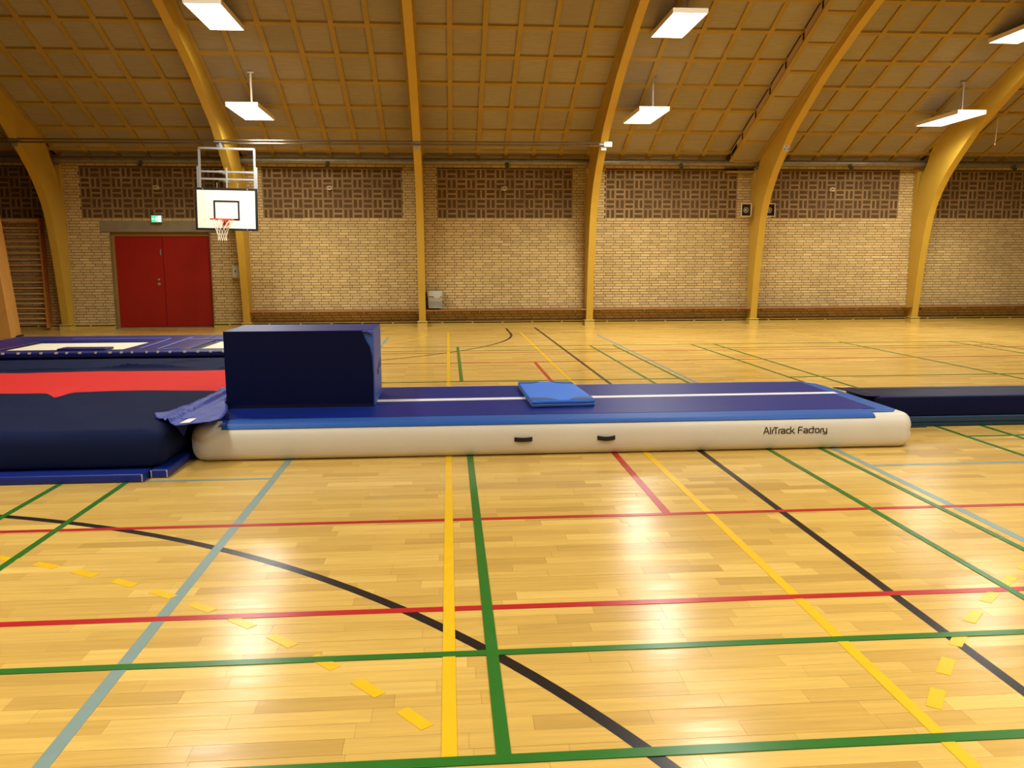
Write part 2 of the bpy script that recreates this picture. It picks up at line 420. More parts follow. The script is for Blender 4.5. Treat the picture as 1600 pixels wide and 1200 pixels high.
line_x(11.13, -2.87, 3.21, 'green', .04); line_x(11.13, 4.72, 10.5, 'green', .04)
line_x(15.1, -2.87, 3.21, 'green', .03); line_x(15.86, -2.87, 10.5, 'green', .035)
line_x(15.1, 4.72, 10.5, 'green', .03)
line_x(19.27, -4.7, 16, 'yellow', .04)
line_y(7.84, 10.6, 16.0, 'green', .04); line_y(7.84, 16.0, 19.27, 'yellow', .04); line_y(7.84, 9.4, 10.6, 'yellow', .04)
arc(-4.7085, -.478, 6.107, 0, math.radians(115), 'black', .055, n=96)
arc(-4.7085, 18.76, 6.107, math.radians(-105), 0, 'black', .055, n=96)
line_y(1.40, 18.76, 20.3, 'black', .055)
arc(-4.76, 19.07, 4.27, math.radians(-100), 0, 'yellow', .045, n=64)
def dashes(cx, cy, r, a0, a1, first, per):
    t = first; d = .155/r
    while t < a1:
        if t > a0: arc(cx, cy, r, t-d/2, t+d/2, 'yellow', .052, 3, n=3, name='line_dash')
        t += per/r
dashes(-4.758, -.792, 5.811, math.radians(20), math.radians(100), math.atan2(2.739+.792, -.142+4.758), .2955)
t0 = math.atan2(2.719+.796, 1.772-6.464) % (2*math.pi)
d = .155/5.86
t = t0
while t > math.radians(95):
    arc(6.464, -.796, 5.86, t-d/2, t+d/2, 'yellow', .052, 3, n=3, name='line_dash'); t -= .2955/5.86

# walls
def open_wall(mb, holes, y0, y1, z0, z1, x0, x1):
    xs = sorted(set([x0, x1]+[h[0] for h in holes]+[h[1] for h in holes]))
    for a, b in zip(xs, xs[1:]):
        hz = [h for h in holes if h[0] <= a and h[1] >= b]
        if not hz: mb.box(a, b, y0, y1, z0, z1)
        else: mb.box(a, b, y0, y1, hz[0][3], z1)
DX0, DX1, DH = -8.30, -5.90, 2.39
mb = MB(); open_wall(mb, [(DX0, DX1, 0, DH)], YF+.006, YF+.3, 0, Z0+.3, XL, XR)
wall_far = struct('wall_far', mb, 'mortar')
for nm, x0, x1 in (('wall_left', XL-.3, XL), ('wall_right', XR, XR+.3)):
    mb = MB(); mb.prism([(YN-.2, 0), (YF+.3, 0), (YF+.3, Z0), (YR, cz(YR)+.1), (YN-.2, Z0)], 'x', x0, x1)
    struct(nm, mb, 'brick')
mb = MB(); mb.box(XL, XR, YN-.3, YN, 0, Z0+.3); struct('wall_near', mb, 'brick')

# bricks of the far wall
BAYS = [(a+b)/2 for a, b in zip(RIBX, RIBX[1:])]
CO = .0693
bandZ0, TS = 2.712, .2455
def band(c): return c-7*TS, c+7*TS
bandZ1 = bandZ0+5*TS
bricks = []
rows = int(4.12/CO)
for r in range(rows):
    z = .02+r*CO; zc = z+CO/2
    x = XL - .25 + [-.012, .05, .108, .05][r % 4]
    seq = [.241]*6; k = 0
    while x < XR:
        L = seq[k % 6]; k += 1
        a, b = max(x, XL), min(x+L, XR); x += L
        segs = [(a, b)]
        cutl = []
        if zc < DH+.02: cutl.append((DX0, DX1))
        elif zc < 2.66: cutl.append((-8.52, -5.66))
        if bandZ0 < zc < bandZ1:
            cutl += [band(c) for c in BAYS]
        for (p, q) in cutl:
            ns = []
            for (s, e) in segs:
                if e <= p or s >= q: ns.append((s, e)); continue
                if s < p: ns.append((s, p))
                if e > q: ns.append((q, e))
            segs = ns
        for (s, e) in segs:
            if e-s > .03: bricks.append((s, z, e-s))
full = [b for b in bricks if abs(b[2]-.241) < 1e-6]
full.sort(key=lambda b: (b[0]-1.5)**2*.7+(b[1]-1.65)**2)
solo = set(full[:300])
ub = MB().box(.006, .235, 0, .02, .006, CO-.006).mesh('brick', 'brick')
for b in full[:300]:
    link('brick', ub, wall_far, (b[0], YF+random.uniform(-.0015, .0015), b[1]))
mb = MB()
for b in bricks:
    if b in solo: continue
    x, z, L = b; dy = random.uniform(-.0015, .0015)
    x0, x1, y0, z0, z1 = x+.006, x+L-.006, YF+dy, z+.006, z+CO-.006
    vs = [(x0, y0, z0), (x1, y0, z0), (x1, y0, z1), (x0, y0, z1), (x0, y0+.02, z0), (x1, y0+.02, z0), (x1, y0+.02, z1), (x0, y0+.02, z1)]
    mb.add(vs, [(0, 1, 2, 3), (0, 4, 5, 1), (3, 2, 6, 7), (0, 3, 7, 4), (1, 5, 6, 2)])
build(mb, 'brick_field', 'brick', wall_far, kind='stuff')
# hollow bricks laid on end in the basket-weave band
def tile_geo(mb, ox, oz, vert, dy=0):
    w, h = (.1155, .238) if vert else (.238, .1155)
    x0, x1, z0, z1 = ox-w/2, ox+w/2, oz-h/2, oz+h/2; rm = .017; y = YF-.001+dy
    a = [(x0, y, z0), (x1, y, z0), (x1, y, z1), (x0, y, z1)]
    b = [(x0+rm, y, z0+rm), (x1-rm, y, z0+rm), (x1-rm, y, z1-rm), (x0+rm, y, z1-rm)]
    c = [(p[0], y+.022, p[2]) for p in b]
    o = [(p[0], y+.03, p[2]) for p in a]
    mb.cur = 0
    n = len(mb.v)
    mb.add(a+b+c+o, [(i, (i+1) % 4, (i+1) % 4+4, i+4) for i in range(4)] + [(i+12, (i+1) % 4+12, (i+1) % 4, i) for i in range(4)])
    mb.f += [tuple(q+n for q in (i+4, (i+1) % 4+4, (i+1) % 4+8, i+8)) for i in range(4)]; mb.mi += [0]*4
    mb.f.append((n+8, n+9, n+10, n+11)); mb.mi.append(1)
    mb.cur = 1
    for t in (-.25, .25) if True else ():
        if vert: mb.add([(x0+rm, y+.008, oz+t*h-.006), (x1-rm, y+.008, oz+t*h-.006), (x1-rm, y+.008, oz+t*h+.006), (x0+rm, y+.008, oz+t*h+.006)], [(0, 1, 2, 3)])
        else: mb.add([(ox+t*w-.006, y+.008, z0+rm), (ox+t*w+.006, y+.008, z0+rm), (ox+t*w+.006, y+.008, z1-rm), (ox+t*w-.006, y+.008, z1-rm)], [(0, 1, 2, 3)])
    mb.cur = 0
tv = MB(); tile_geo(tv, 0, 0, True); th = MB(); tile_geo(th, 0, 0, False)
def rawmesh(mb, name, mats):
    me = bpy.data.meshes.new(name); me.from_pydata(mb.v, [], mb.f); me.update()
    for mm in mats: me.materials.append(M_[mm])
    me.polygons.foreach_set('material_index', mb.mi); return me
tvm, thm = rawmesh(tv, 'hollow_brick', ['tile_rim', 'tile_core']), rawmesh(th, 'hollow_brick', ['tile_rim', 'tile_core'])
mb = MB()
for bi, c in enumerate(BAYS):
    x0, _ = band(c)
    for r in range(5):
        for k in range(14):
            ox, oz = x0+(k+.5)*TS, bandZ1-(r+.5)*TS
            vert = (r+k) % 2 == 0
            for s in (-1, 1):
                px, pz = (ox+s*TS/4, oz) if vert else (ox, oz+s*TS/4)
                dy = random.uniform(-.002, .002)
                if bi in (4, 5): link('hollow_brick', tvm if vert else thm, wall_far, (px, dy, pz))
                else: tile_geo(mb, px, pz, vert, dy)
me = rawmesh(mb, 'hollow_brick_field', ['tile_rim', 'tile_core']); link('hollow_brick_field', me, wall_far, kind='stuff')

# ceiling
mb = MB()
mb.strip([(YF+.3, Z0-.3*SL+.05), (YR, cz(YR)+.05)], [(YF+.3, Z0+.2), (YR, cz(YR)+.35)], XL, XR)
mb.strip([(YR, cz(YR)+.05), (YN-.3, Z0-.3*SL+.05)], [(YR, cz(YR)+.35), (YN-.3, Z0+.2)], XL, XR)
ceiling = struct('ceiling', mb, 'ceil_back')
GC, RY = .685, .825
BT = .045   # how far battens stand proud
rowY = [20.81-i*RY for i in range(15)]          # camera-side edges of the cross battens
def slope_mesh(x0, x1, ya, yb, t0, t1, mb=None):
    """slab parallel to the far slope; ya<yb, offsets t below ceiling plane"""
    mb = mb or MB()
    vs = [(x, y, cz(y)-t) for t in (t0, t1) for y in (ya, yb) for x in (x0, x1)]
    return mb.add(vs, [(0, 2, 3, 1), (4, 5, 7, 6), (0, 1, 5, 4), (2, 6, 7, 3), (0, 4, 6, 2), (1, 3, 7, 5)])
yb_edges = [21.2]+rowY            # batten k spans yb_edges[k] .. +.1
pan = {}
stuffP, stuffB = MB(), MB()
pm = MB()
def rel_slab(w, h, t0, t1):
    mb = MB(); vs = [(x, y, -SL*y-t) for t in (t0, t1) for y in (0, h) for x in (0, w)]
    return mb.add(vs, [(0, 2, 3, 1), (4, 5, 7, 6), (0, 1, 5, 4), (2, 6, 7, 3), (0, 4, 6, 2), (1, 3, 7, 5)])
pfull = rel_slab(GC-.08, RY-.085, -.03, .0).mesh('ceiling_panel', 'panel')
pshort = rel_slab(GC-.08, 21.2-20.81-.085, -.03, .0).mesh('ceiling_panel', 'panel')
cb = rel_slab(.1, 21.3-rowY[-1], -.02, BT).mesh('ceiling_batten', 'batten')
VB = [1, 2, 3, 4, 5, 6, 7]
for bi, c in enumerate(BAYS):
    vis_bay = bi in VB
    x0, x1 = RIBX[bi], RIBX[bi+1]
    xe = 7.12 if bi == 5 else x1
    # cross battens
    for k, y in enumerate(yb_edges):
        if vis_bay and k < 8:
            mb = slope_mesh(x0, xe, y, min(y+.09, 21.3), -.02, BT-.003); build(mb, 'ceiling_batten', 'batten', ceiling)
        else: slope_mesh(x0, xe, y, min(y+.09, 21.3), -.02, BT-.003, stuffB)
    cols = list(range(-3, 4))
    for k in cols:
        x = c+k*GC-.05
        if x+.1 > xe+.02: continue
        if vis_bay: link('ceiling_batten', cb, ceiling, (x, rowY[-1], cz(rowY[-1])))
        else: slope_mesh(x, x+.1, rowY[-1], 21.3, -.02, BT, stuffB)
    for k in range(-3, 3):
        x = c+k*GC+.04
        if x+.3 > xe: continue
        for j in range(len(yb_edges)-1):
            ya = yb_edges[j+1]+.0875; yb = yb_edges[j]-.0
            if vis_bay and j < 7:
                link('ceiling_panel', pshort if j == 0 else pfull, ceiling, (x, ya, cz(ya)))
            else: slope_mesh(x, x+GC-.08, ya, yb-.002, -.03, 0, stuffP)
# near slope, seen by nobody here: battens and panels joined
for bi, c in enumerate(BAYS):
    for y in [YN+.4+i*RY for i in range(15)]:
        x0, x1 = RIBX[bi], RIBX[bi+1]
        vs = [(x, yy, cz(yy)-t) for t in (-.02, BT-.003) for yy in (y, y+.09) for x in (x0, x1)]
        stuffB.add(vs, [(0, 2, 3, 1), (4, 5, 7, 6), (0, 1, 5, 4), (2, 6, 7, 3), (0, 4, 6, 2), (1, 3, 7, 5)])
build(stuffB, 'ceiling_batten_field', 'batten', ceiling, kind='stuff')
build(stuffP, 'ceiling_panel_field', 'panel', ceiling, kind='stuff')
# dropped duct beside the third rib from the right
BZ = -.19
duct = thing('ceiling_duct', (7.5, 18, cz(18)-.2), 'long sloping boxed duct with light panels hung under the ceiling beside a yellow rib', 'duct')
def off(fn):
    mb = MB(); fn(mb); mb.v = [(x-7.5, y-18, z-(cz(18)-.2)) for x, y, z in mb.v]; return mb
build(off(lambda m: slope_mesh(7.12, 7.84, 12.0, 20.84, 0, .225, m)), 'duct_body', 'duct_side', duct)
for x in (7.09, 7.74):
    build(off(lambda m: slope_mesh(x, x+.1, 12.0, 20.84, .215, .26, m)), 'frame_rail', 'batten', duct)
for k, y in enumerate(yb_edges[1:11]):
    build(off(lambda m: slope_mesh(7.19, 7.74, y, y+.08, .215, .257, m)), 'frame_rail', 'batten', duct)
    yy = y+.09
    build(off(lambda m: slope_mesh(7.19, 7.74, y-RY+.09, y-.005, .215, .232, m)), 'duct_panel', 'panel', duct)
    build(off(lambda m: slope_mesh(7.105, 7.12, y+.02, y+.06, .03, .19, m)), 'duct_slot', 'black_gap', duct)
build(off(lambda m: slope_mesh(7.106, 7.12, 20.4, 20.75, .07, .17, m)), 'duct_slot', 'black_gap', duct)
build(off(lambda m: m.box(7.1, 7.84, 21.07, 21.29, 3.86, 3.9)), 'duct_end_board', 'batten', duct)

# ------------------------------------------------------------------ arched ribs
inn = [(20.98, .15), (20.97, .25), (20.84, 1.3), (20.69, 2.15), (20.54, 2.75), (20.37, 3.12), (20.18, 3.4), (19.95, 3.68), (19.7, 3.92), (19.36, 4.22), (18.95, 4.56), (18.5, 4.83), (18.1, 5.06), (17.4, 5.45), (16.25, 5.95), (15.4, 6.28), (13.5, 6.95), (11.5, 7.55), (9.15, 7.95)]
out = [(21.285, .15), (21.285, .25), (21.285, 1.3), (21.285, 2.15), (21.27, 2.75), (21.2, 3.1), (21.08, 3.45), (20.93, 3.78), (20.75, 4.04), (20.55, 4.4), (20.2, 4.7)] + [(y, cz(y)+.06) for y in (19.4, 18.6, 17.8, 16.7, 15.7, 13.8, 11.6, 9.15)]
def smooth_poly(P, k=3):
    o = []
    for i in range(len(P)-1):
        p0, p1, p2, p3 = P[max(i-1, 0)], P[i], P[i+1], P[min(i+2, len(P)-1)]
        for t in range(k):
            t /= k
            o.append(tuple(.5*((2*p1[a])+(-p0[a]+p2[a])*t+(2*p0[a]-5*p1[a]+4*p2[a]-p3[a])*t*t+(-p0[a]+3*p1[a]-3*p2[a]+p3[a])*t**3) for a in (0, 1)))
    o.append(P[-1]); return o
I2, O2 = smooth_poly(inn), smooth_poly(out)
I2 = I2+[(2*YR-y, z) for y, z in reversed(I2[:-1])]; O2 = O2+[(2*YR-y, z) for y, z in reversed(O2[:-1])]
ribl = {0: 'yellow arched timber rib at the far left end wall, outside the view',
        1: 'yellow arched timber rib left of the wall bars, mostly outside the view',
        2: 'yellow arched timber rib between the wall bars and the red double door',
        3: 'yellow arched timber rib behind the basketball backboard',
        4: 'narrow yellow arched rib seen edge-on beside the grey waste bin',
        5: 'yellow arched rib that carries the right end of the long ceiling rail',
        6: 'yellow arched rib between the two cream loudspeakers',
        7: 'yellow arched rib at the right with a bright lamp glow on its bend',
        8: 'yellow arched rib beyond the right edge of the photo',
        9: 'yellow arched rib against the right end wall, outside the view'}
HW = .085
def rib_yz(z):     # inner face y at height z
    for (a, b) in zip(I2, I2[1:]):
        if a[1] <= z <= b[1]: return a[0]+(b[0]-a[0])*(z-a[1])/(b[1]-a[1])
rib0 = thing('arched_rib', (RIBX[0], 21.0, 0), ribl[0], 'roof rib')
mb = MB(); mb.strip([(y-21, z) for y, z in I2], [(y-21, z) for y, z in O2], -HW, HW)
build(mb, 'rib_beam', 'rib', rib0)
part('wall_stud', 'rib', rib0, lambda m: m.box(-HW+.004, HW-.004, .13, .29, 2.55, 3.98))
part('foot_block', 'skirt', rib0, lambda m: m.box(-.122, .122, -.06, .29, 0, .105), label='painted block under the rib foot')
part('foot_gap', 'black_gap', rib0, lambda m: m.box(-.11, .11, -.045, .285, .105, .122), label='dark vent gap')
part('foot_cap', 'skirt', rib0, lambda m: m.box(-.128, .128, -.065, .29, .122, .15))
for i in range(1, 10):
    o = copy_tree(rib0, label=ribl[i]); o.location.x = RIBX[i]

# ------------------------------------------------------------------ skirting along the far wall
sk = MB(); gp = MB(); spc = []
skp = bpy.data.objects.new('baseboard_far', None); COL.objects.link(skp); skp['kind'] = 'structure'; skp.location = (0, 21.2, 0)
for a, b in zip(RIBX, RIBX[1:]):
    segs = [(a+.12, b-.12)]
    if a < DX0 < b: segs = [(a+.12, DX0-.02), (DX1+.02, b-.12)]
    for (p, q) in segs:
        if q-p < .1: continue
        part('skirting_board', 'skirt', skp, lambda m: m.box(p, q, 0, .095, 0, .078))
        part('vent_gap', 'black_gap', skp, lambda m: m.box(p, q, .03, .095, .078, .104))
        part('skirting_strip', 'skirt', skp, lambda m: m.box(p, q, 0, .095, .104, .122))
        x = p+.38
        while x < q-.1:
            part('spacer', 'skirt', skp, lambda m: m.box(x-.02, x+.02, .002, .09, .077, .105)); x += .772

# ------------------------------------------------------------------ door
door = MB()
d = bpy.data.objects.new('door_1', None); COL.objects.link(d); d['kind'] = 'structure'; d.location = ((DX0+DX1)/2, YF, 0)
cx = (DX0+DX1)/2
def dp(name, m, x0, x1, y0, y1, z0, z1, parent=None, bevel=0, **kw):
    return part(name, m, parent or d, lambda mb: mb.box(x0-cx, x1-cx, y0-YF, y1-YF, z0, z1), bevel=bevel, **kw)
dp('lintel', 'concrete', -8.52, -5.66, YF-.004, YF+.2, DH, 2.66, label='grey concrete lintel')
dp('door_frame', 'door_frame', DX0, DX0+.06, YF+.1, YF+.2, 0, DH); dp('door_frame', 'door_frame', DX1-.05, DX1, YF+.1, YF+.2, 0, DH)
dp('door_frame', 'door_frame', DX0+.06, DX1-.05, YF+.1, YF+.2, DH-.1, DH)
dp('reveal', 'reveal', DX0-.01, DX0+.004, YF-.001, YF+.1, 0, DH); dp('reveal', 'reveal', DX1-.004, DX1+.01, YF-.001, YF+.1, 0, DH)
dp('threshold', 'concrete', DX0+.06, DX1-.05, YF+.08, YF+.2, 0, .025, label='grey metal threshold')
mid = -7.10
l1 = dp('door_leaf', 'door_red', DX0+.064, mid-.006, YF+.13, YF+.17, .03, DH-.103, label='red door leaf with handle')
l2 = dp('door_leaf', 'door_red', mid+.006, DX1-.054, YF+.13, YF+.17, .03, DH-.103, label='red door leaf')
dp('leaf_gap', 'black_gap', mid-.006, mid+.006, YF+.14, YF+.17, .03, DH-.103, label='dark gap between the leaves')
def disc(m, x, z, r, y0, y1, n=14): m.prism([(x-cx+r*math.cos(2*math.pi*k/n), z+r*math.sin(2*math.pi*k/n)) for k in range(n)], 'y', y0-YF, y1-YF)
part('lock_rose', 'steel', l1, lambda m: disc(m, -7.23, 1.11, .035, YF+.105, YF+.13), label='round metal lock rose')
part('cylinder', 'steel', l1, lambda m: disc(m, -7.23, 1.22, .025, YF+.112, YF+.13), label='lock cylinder')
part('flush_bolt', 'steel', l1, lambda m: m.box(-7.16-cx, -7.14-cx, .115, .13, 1.82, 1.97), label='narrow metal bolt')
mb = MB(); mb.box(DX0-.2, DX1+.2, YF+.25, YF+.3, 0, 2.6); struct('wall_behind_door', mb, 'black_gap')

# ------------------------------------------------------------------ ceiling lamps
def make_lamp():
    t = thing('ceiling_lamp', (0, 0, 0), '', 'lamp')
    part('housing', 'lampbody', t, lambda m: (m.box(-.32, .32, -.82, .82, .05, .085), m.box(-.32, .32, -.82, -.805, 0, .05), m.box(-.32, .32, .805, .82, 0, .05), m.box(-.32, -.305, -.805, .805, 0, .05), m.box(.305, .32, -.805, .805, 0, .05)))
    part('diffuser', 'diffuser', t, lambda m: m.box(-.304, .304, -.804, .804, .004, .014), label='glowing white diffuser')
    ld = bpy.data.lights.new('lamp_light', 'AREA'); ld.shape = 'RECTANGLE'; ld.size = .58; ld.size_y = 1.58
    ld.energy = LAMP_POWER; ld.color = LAMP_COLOR; ld.spread = LAMP_SPREAD
    lo = bpy.data.objects.new('lamp_light', ld); COL.objects.link(lo); lo.parent = t; lo.location = (0, 0, 0.001)
    return t
lamp0 = make_lamp()
lamps = []
for nm, X in (('left', -4.1), ('mid', 4.35), ('right', 11.3)):
    for (Yc, Zc) in ((18.42, 4.74), (15.93, 5.97), (12.6, 7.1), (5.7, 7.1), (2.37, 5.97), (-.12, 4.74)):
        lamps.append((nm, X, Yc, Zc))
LL = {('left', 18.42): 'small glowing white box lamp on a rod above right of the basketball backboard',
      ('left', 15.93): 'large glowing white box lamp cut by the top edge, nearest the left rib',
      ('mid', 18.42): 'glowing box lamp on a short white rod, lower one right of the rail end',
      ('mid', 15.93): 'glowing box lamp near the top edge, above the one beside the rail end',
      ('right', 18.42): 'glowing box lamp on a rod, just left of the bend of the right rib',
      ('right', 15.93): 'glowing box lamp cut off by the right edge near the top corner'}
for i, (nm, X, Yc, Zc) in enumerate(lamps):
    t = lamp0 if i == 0 else copy_tree(lamp0)
    t.location = (X, Yc, Zc)
    lb = LL.get((nm, Yc)); order = ['first', 'second', 'third', 'fourth', 'fifth', 'sixth'][i % 6]
    if lb: t['label'] = lb
    else:
        t['label'] = f'white box ceiling lamp in the {nm} row, {order} from the patterned brick wall'
    t['group'] = 'hanging ceiling lamps' if lb else 'ceiling lamps outside the view'
    yr = Yc-.3 if Yc > YR else Yc+.3
    zt = cz(yr)-Zc-.02; dy = yr-Yc
    part('rod', 'lampbody', t, lambda m: m.box(.07, .105, dy-.015, dy+.015, .085, zt), label='thin white suspension rod')
    part('ceiling_hook', 'lampbody', t, lambda m: m.box(.02, .15, dy-.02, dy+.02, zt-.015, zt+.01))

# ------------------------------------------------------------------ pipe under the eaves
mb = MB(); mb.tube([(XL+.1, 20.95, 4.075), (XR-.1, 20.95, 4.075)], .082, 16)
x = XL+1.2
pipe = build(mb, 'wall_pipe', 'pipe', smooth=True); tag(pipe, 'long grey galvanised pipe running along the top of the brick wall behind the ribs', 'pipe')
for x in [c+o for c in BAYS for o in (-1.2, 1.05)]:
    part('pipe_joint', 'pipe', pipe, lambda m: m.tube([(x-.03, 20.95, 4.075), (x+.03, 20.95, 4.075)], .0865, 16), smooth=True)
noz_l = ['dark round pipe nozzle above the exit sign and door', 'dark round pipe nozzle in the bay right of the backboard', 'dark round pipe nozzle above the bay with the waste bin',
         'dark round pipe nozzle in the bay left of the loudspeakers', 'dark round pipe nozzle in the bay right of the loudspeakers', 'dark round pipe nozzle near the right edge of the photo']
for x, lb in zip((-7.30, -2.89, 1.49, 5.86, 10.27, 14.65), noz_l):
    t = thing('pipe_nozzle', (x, 20.9, 3.99), lb, 'nozzle', 'nozzles along the pipe')
    mb = MB(); mb.tube([(0, .02, .05), (0, -.02, 0), (0, -.07, -.045)], .055, 14); build(mb, 'nozzle_body', 'nozzle', t, smooth=True)
    mb = MB(); mb.tube([(0, -.069, -.044), (0, -.073, -.048)], .04, 14); build(mb, 'nozzle_mouth', 'black', t, label='dark opening')
sens_l = {-7.11: 'tiny pale wall sensor above the exit sign', -2.91: 'tiny pale wall sensor in the bay right of the backboard', 1.44: 'tiny pale wall sensor in the bay above the waste bin', 10.0: 'tiny pale wall sensor in the bay right of the loudspeakers'}
for x, lb in sens_l.items():
    t = thing('wall_sensor', (x, 21.295, 3.46), lb, 'sensor', 'small wall sensors in the patterned band')
    part('sensor_body', 'spk', t, lambda m: m.box(-.035, .035, -.06, 0, -.05, .05), bevel=.01)
    part('sensor_window', 'black', t, lambda m: m.box(-.02, .02, -.062, -.058, -.015, .02), label='dark window')
    for s in (-1, 1): part('side_clip', 'spk', t, lambda m: m.box(s*.06-.008, s*.06+.008, -.05, 0, -.05, .045))

# ------------------------------------------------------------------ long ceiling rail
rl = thing('ceiling_rail', (-5, 19.27, 4.28), 'long thin double metal rail crossing the ribs above the backboard', 'rail')
for dz, dy in ((.03, 0), (-.035, 0)):
    mb = MB(); mb.tube([(-9.2, dy, dz), (8.6, dy, dz)], .02, 8); build(mb, 'rail_tube', 'rail', rl, smooth=True)
for x in RIBX[1:6]:
    part('rail_bracket', 'steel', rl, lambda m: (m.box(x+5-.06, x+5+.06, .015, .05, -.13, .16), m.box(x+5-.11, x+5+.11, -.03, .03, -.012, .008)), label='pale metal bracket on a rib')
part('rail_end', 'board_white', rl, lambda m: m.box(8.6, 8.78, -.035, .035, -.055, .05), bevel=.006, label='white end cap')
# small plates on the rib between the speakers, ball sensor on the right rib, hanging cord
t = thing('rib_plate', (7.92, 19.3, 4.25), 'small bolted metal plate on the rib above the loudspeakers', 'bracket')
part('plate', 'grey_box', t, lambda m: m.box(-.08, .06, -.03, .03, -.09, .12), bevel=.006)
for s in ((-.05, -.05), (.03, -.05), (-.05, .08), (.03, .08), (-.01, .015)): part('bolt', 'black', t, lambda m: m.box(s[0]-.012, s[0]+.012, -.04, -.028, s[1]-.012, s[1]+.012))
t = thing('ball_sensor', (12.36, 19.42, 4.27), 'small white ball fixed to the bend of the right rib', 'sensor')
mb = MB(); mb.add(*[[], []])
bmx = bmesh.new(); bmesh.ops.create_uvsphere(bmx, u_segments=14, v_segments=10, radius=.05); me = bpy.data.meshes.new('ball'); bmx.to_mesh(me); bmx.free(); me.materials.append(M_['lampbody']); link('ball', me, t)
part('mount', 'grey_box', t, lambda m: m.box(-.1, -.03, -.015, .03, -.02, .02))
t = thing('hanging_cord', (12.95, 19.2, 4.35), 'thin pale cord hanging from the ceiling right of the right rib', 'cord')
mb = MB(); mb.tube([(0, 0, 0), (.02, 0, .3), (.03, 0, .64)], .006, 6); build(mb, 'cord', 'lampbody', t)
mb = MB(); mb.tube([(0, 0, -.03), (0, 0, .01)], .018, 8); build(mb, 'pull', 'board_white', t)

# ------------------------------------------------------------------ backboard
bb = thing('basketball_backboard', (-4.9, 19.12, 2.8), 'white basketball backboard with black border and netted red rim hung before a rib', 'backboard')
bb.rotation_euler = (0, math.radians(1.25), math.radians(-1))
W2, H2 = .672, .455
part('board', 'board_white', bb, lambda m: m.box(-W2, W2, 0, .03, -H2, H2), label='white board')
part('border', 'board_black', bb, lambda m: (m.box(-W2-.008, W2+.008, -.004, .034, H2-.04, H2+.008), m.box(-W2-.008, W2+.008, -.004, .034, -H2-.008, -H2+.04),
     m.box(-W2-.008, -W2+.04, -.004, .034, -H2+.04, H2-.04), m.box(W2-.04, W2+.008, -.004, .034, -H2+.04, H2-.04)), label='black border')
sx0, sx1, sz0, sz1, sw = -.28, .29, -.24, .195, .04
part('target_square', 'board_black', bb, lambda m: (m.box(sx0, sx1, -.003, 0, sz1-sw, sz1), m.box(sx0, sx1, -.003, 0, sz0, sz0+sw), m.box(sx0, sx0+sw, -.003, 0, sz0+sw, sz1-sw), m.box(sx1-sw, sx1, -.003, 0, sz0+sw, sz1-sw)), label='black target square')
for p in ((-.49, .1), (-.48, -.25), (.49, .1), (.51, -.25), (-.5, .44), (.47, .44), (.45, -.44)):
    part('bolt', 'grey_box', bb, lambda m: m.box(p[0]-.008, p[0]+.008, -.006, 0, p[1]-.008, p[1]+.008))
part('small_print', 'grey_box', bb, lambda m: [m.box(.37+i*.022, .37+i*.022+.015, -.002, 0, -.075, -.067-(.0 if i < 4 else .003)) for i in range(9)], label='faint line of tiny print')
rim = MB(); R = .245; rc = (-.02, -.3, -.235)
rim.tube([(rc[0]+R*math.cos(a), rc[1]+R*math.sin(a), rc[2]) for a in [2*math.pi*k/32 for k in range(32)]], .012, 8, closed=True)
rm_ = build(rim, 'rim', 'rim_red', bb, smooth=True, label='red metal rim')
part('rim_plate', 'rim_red', bb, lambda m: (m.box(-.09, .06, -.025, 0, -.36, -.2), m.box(-.06, .03, -.12, 0, -.25, -.225)), bevel=.004, label='red mounting plate')
net = MB()
NS = 12
lv_ = [(0, R-.01), (-.09, .2), (-.18, .15), (-.27, .115), (-.36, .09), (-.46, .095)]
for k in range(NS):
    for s in (-1, 1):
        pts = []
        for i, (dz, rr) in enumerate(lv_):
            a = 2*math.pi*(k+s*i*.5)/NS; pts.append((rc[0]+rr*math.cos(a)+.01*nz(k, i, s), rc[1]+rr*math.sin(a), rc[2]+dz+.01*nz(k, i, 3)))
        net.tube(pts, .0052, 5)
build(net, 'net', 'net', rm_, smooth=True, label='white cord net')
fr = MB()
def rod(mb, a, b, r=.02): mb.tube([a, b], r, 8)
fx0, fx1, top = -.57, .63, 1.32
for nm, pts in (('hoist_frame', [(fx0, .06, .42), (fx0, .06, top), (fx1, .06, top), (fx1, .06, .42)]),):
    mb = MB()
    for a, b in zip(pts, pts[1:]):
        x0, x1 = sorted((a[0], b[0])); z0, z1 = sorted((a[2], b[2]))
        mb.box(x0-.022, x1+.022, .04, .08, z0-.022, z1+.022)
    build(mb, nm, 'steel', bb, label='grey metal tube frame')
for z in (.66, .82): part('cross_bar', 'steel', bb, lambda m: m.box(fx0, fx1, .05, .09, z-.018, z+.018))
part('slide_post', 'steel', bb, lambda m: m.box(.0, .035, .035, .06, .4, .91))
for x in (fx0-.045, fx1+.04): part('guide_bar', 'steel', bb, lambda m: m.box(x-.018, x+.018, .045, .085, .38, .93))
for x, z in ((-.2, .58), (.25, .58)): part('guide_pin', 'steel', bb, lambda m: m.box(x-.006, x+.006, .04, .05, .45, z))
part('mounting_arm', 'steel', bb, lambda m: (m.box(-.16, -.08, .09, .80, .62, .68), m.box(-.16, -.08, .09, .62, .79, .85)), label='arm reaching back to the rib')
part('top_hanger', 'steel', bb, lambda m: m.box(-.13, -.1, .05, .2, top, top+.12))

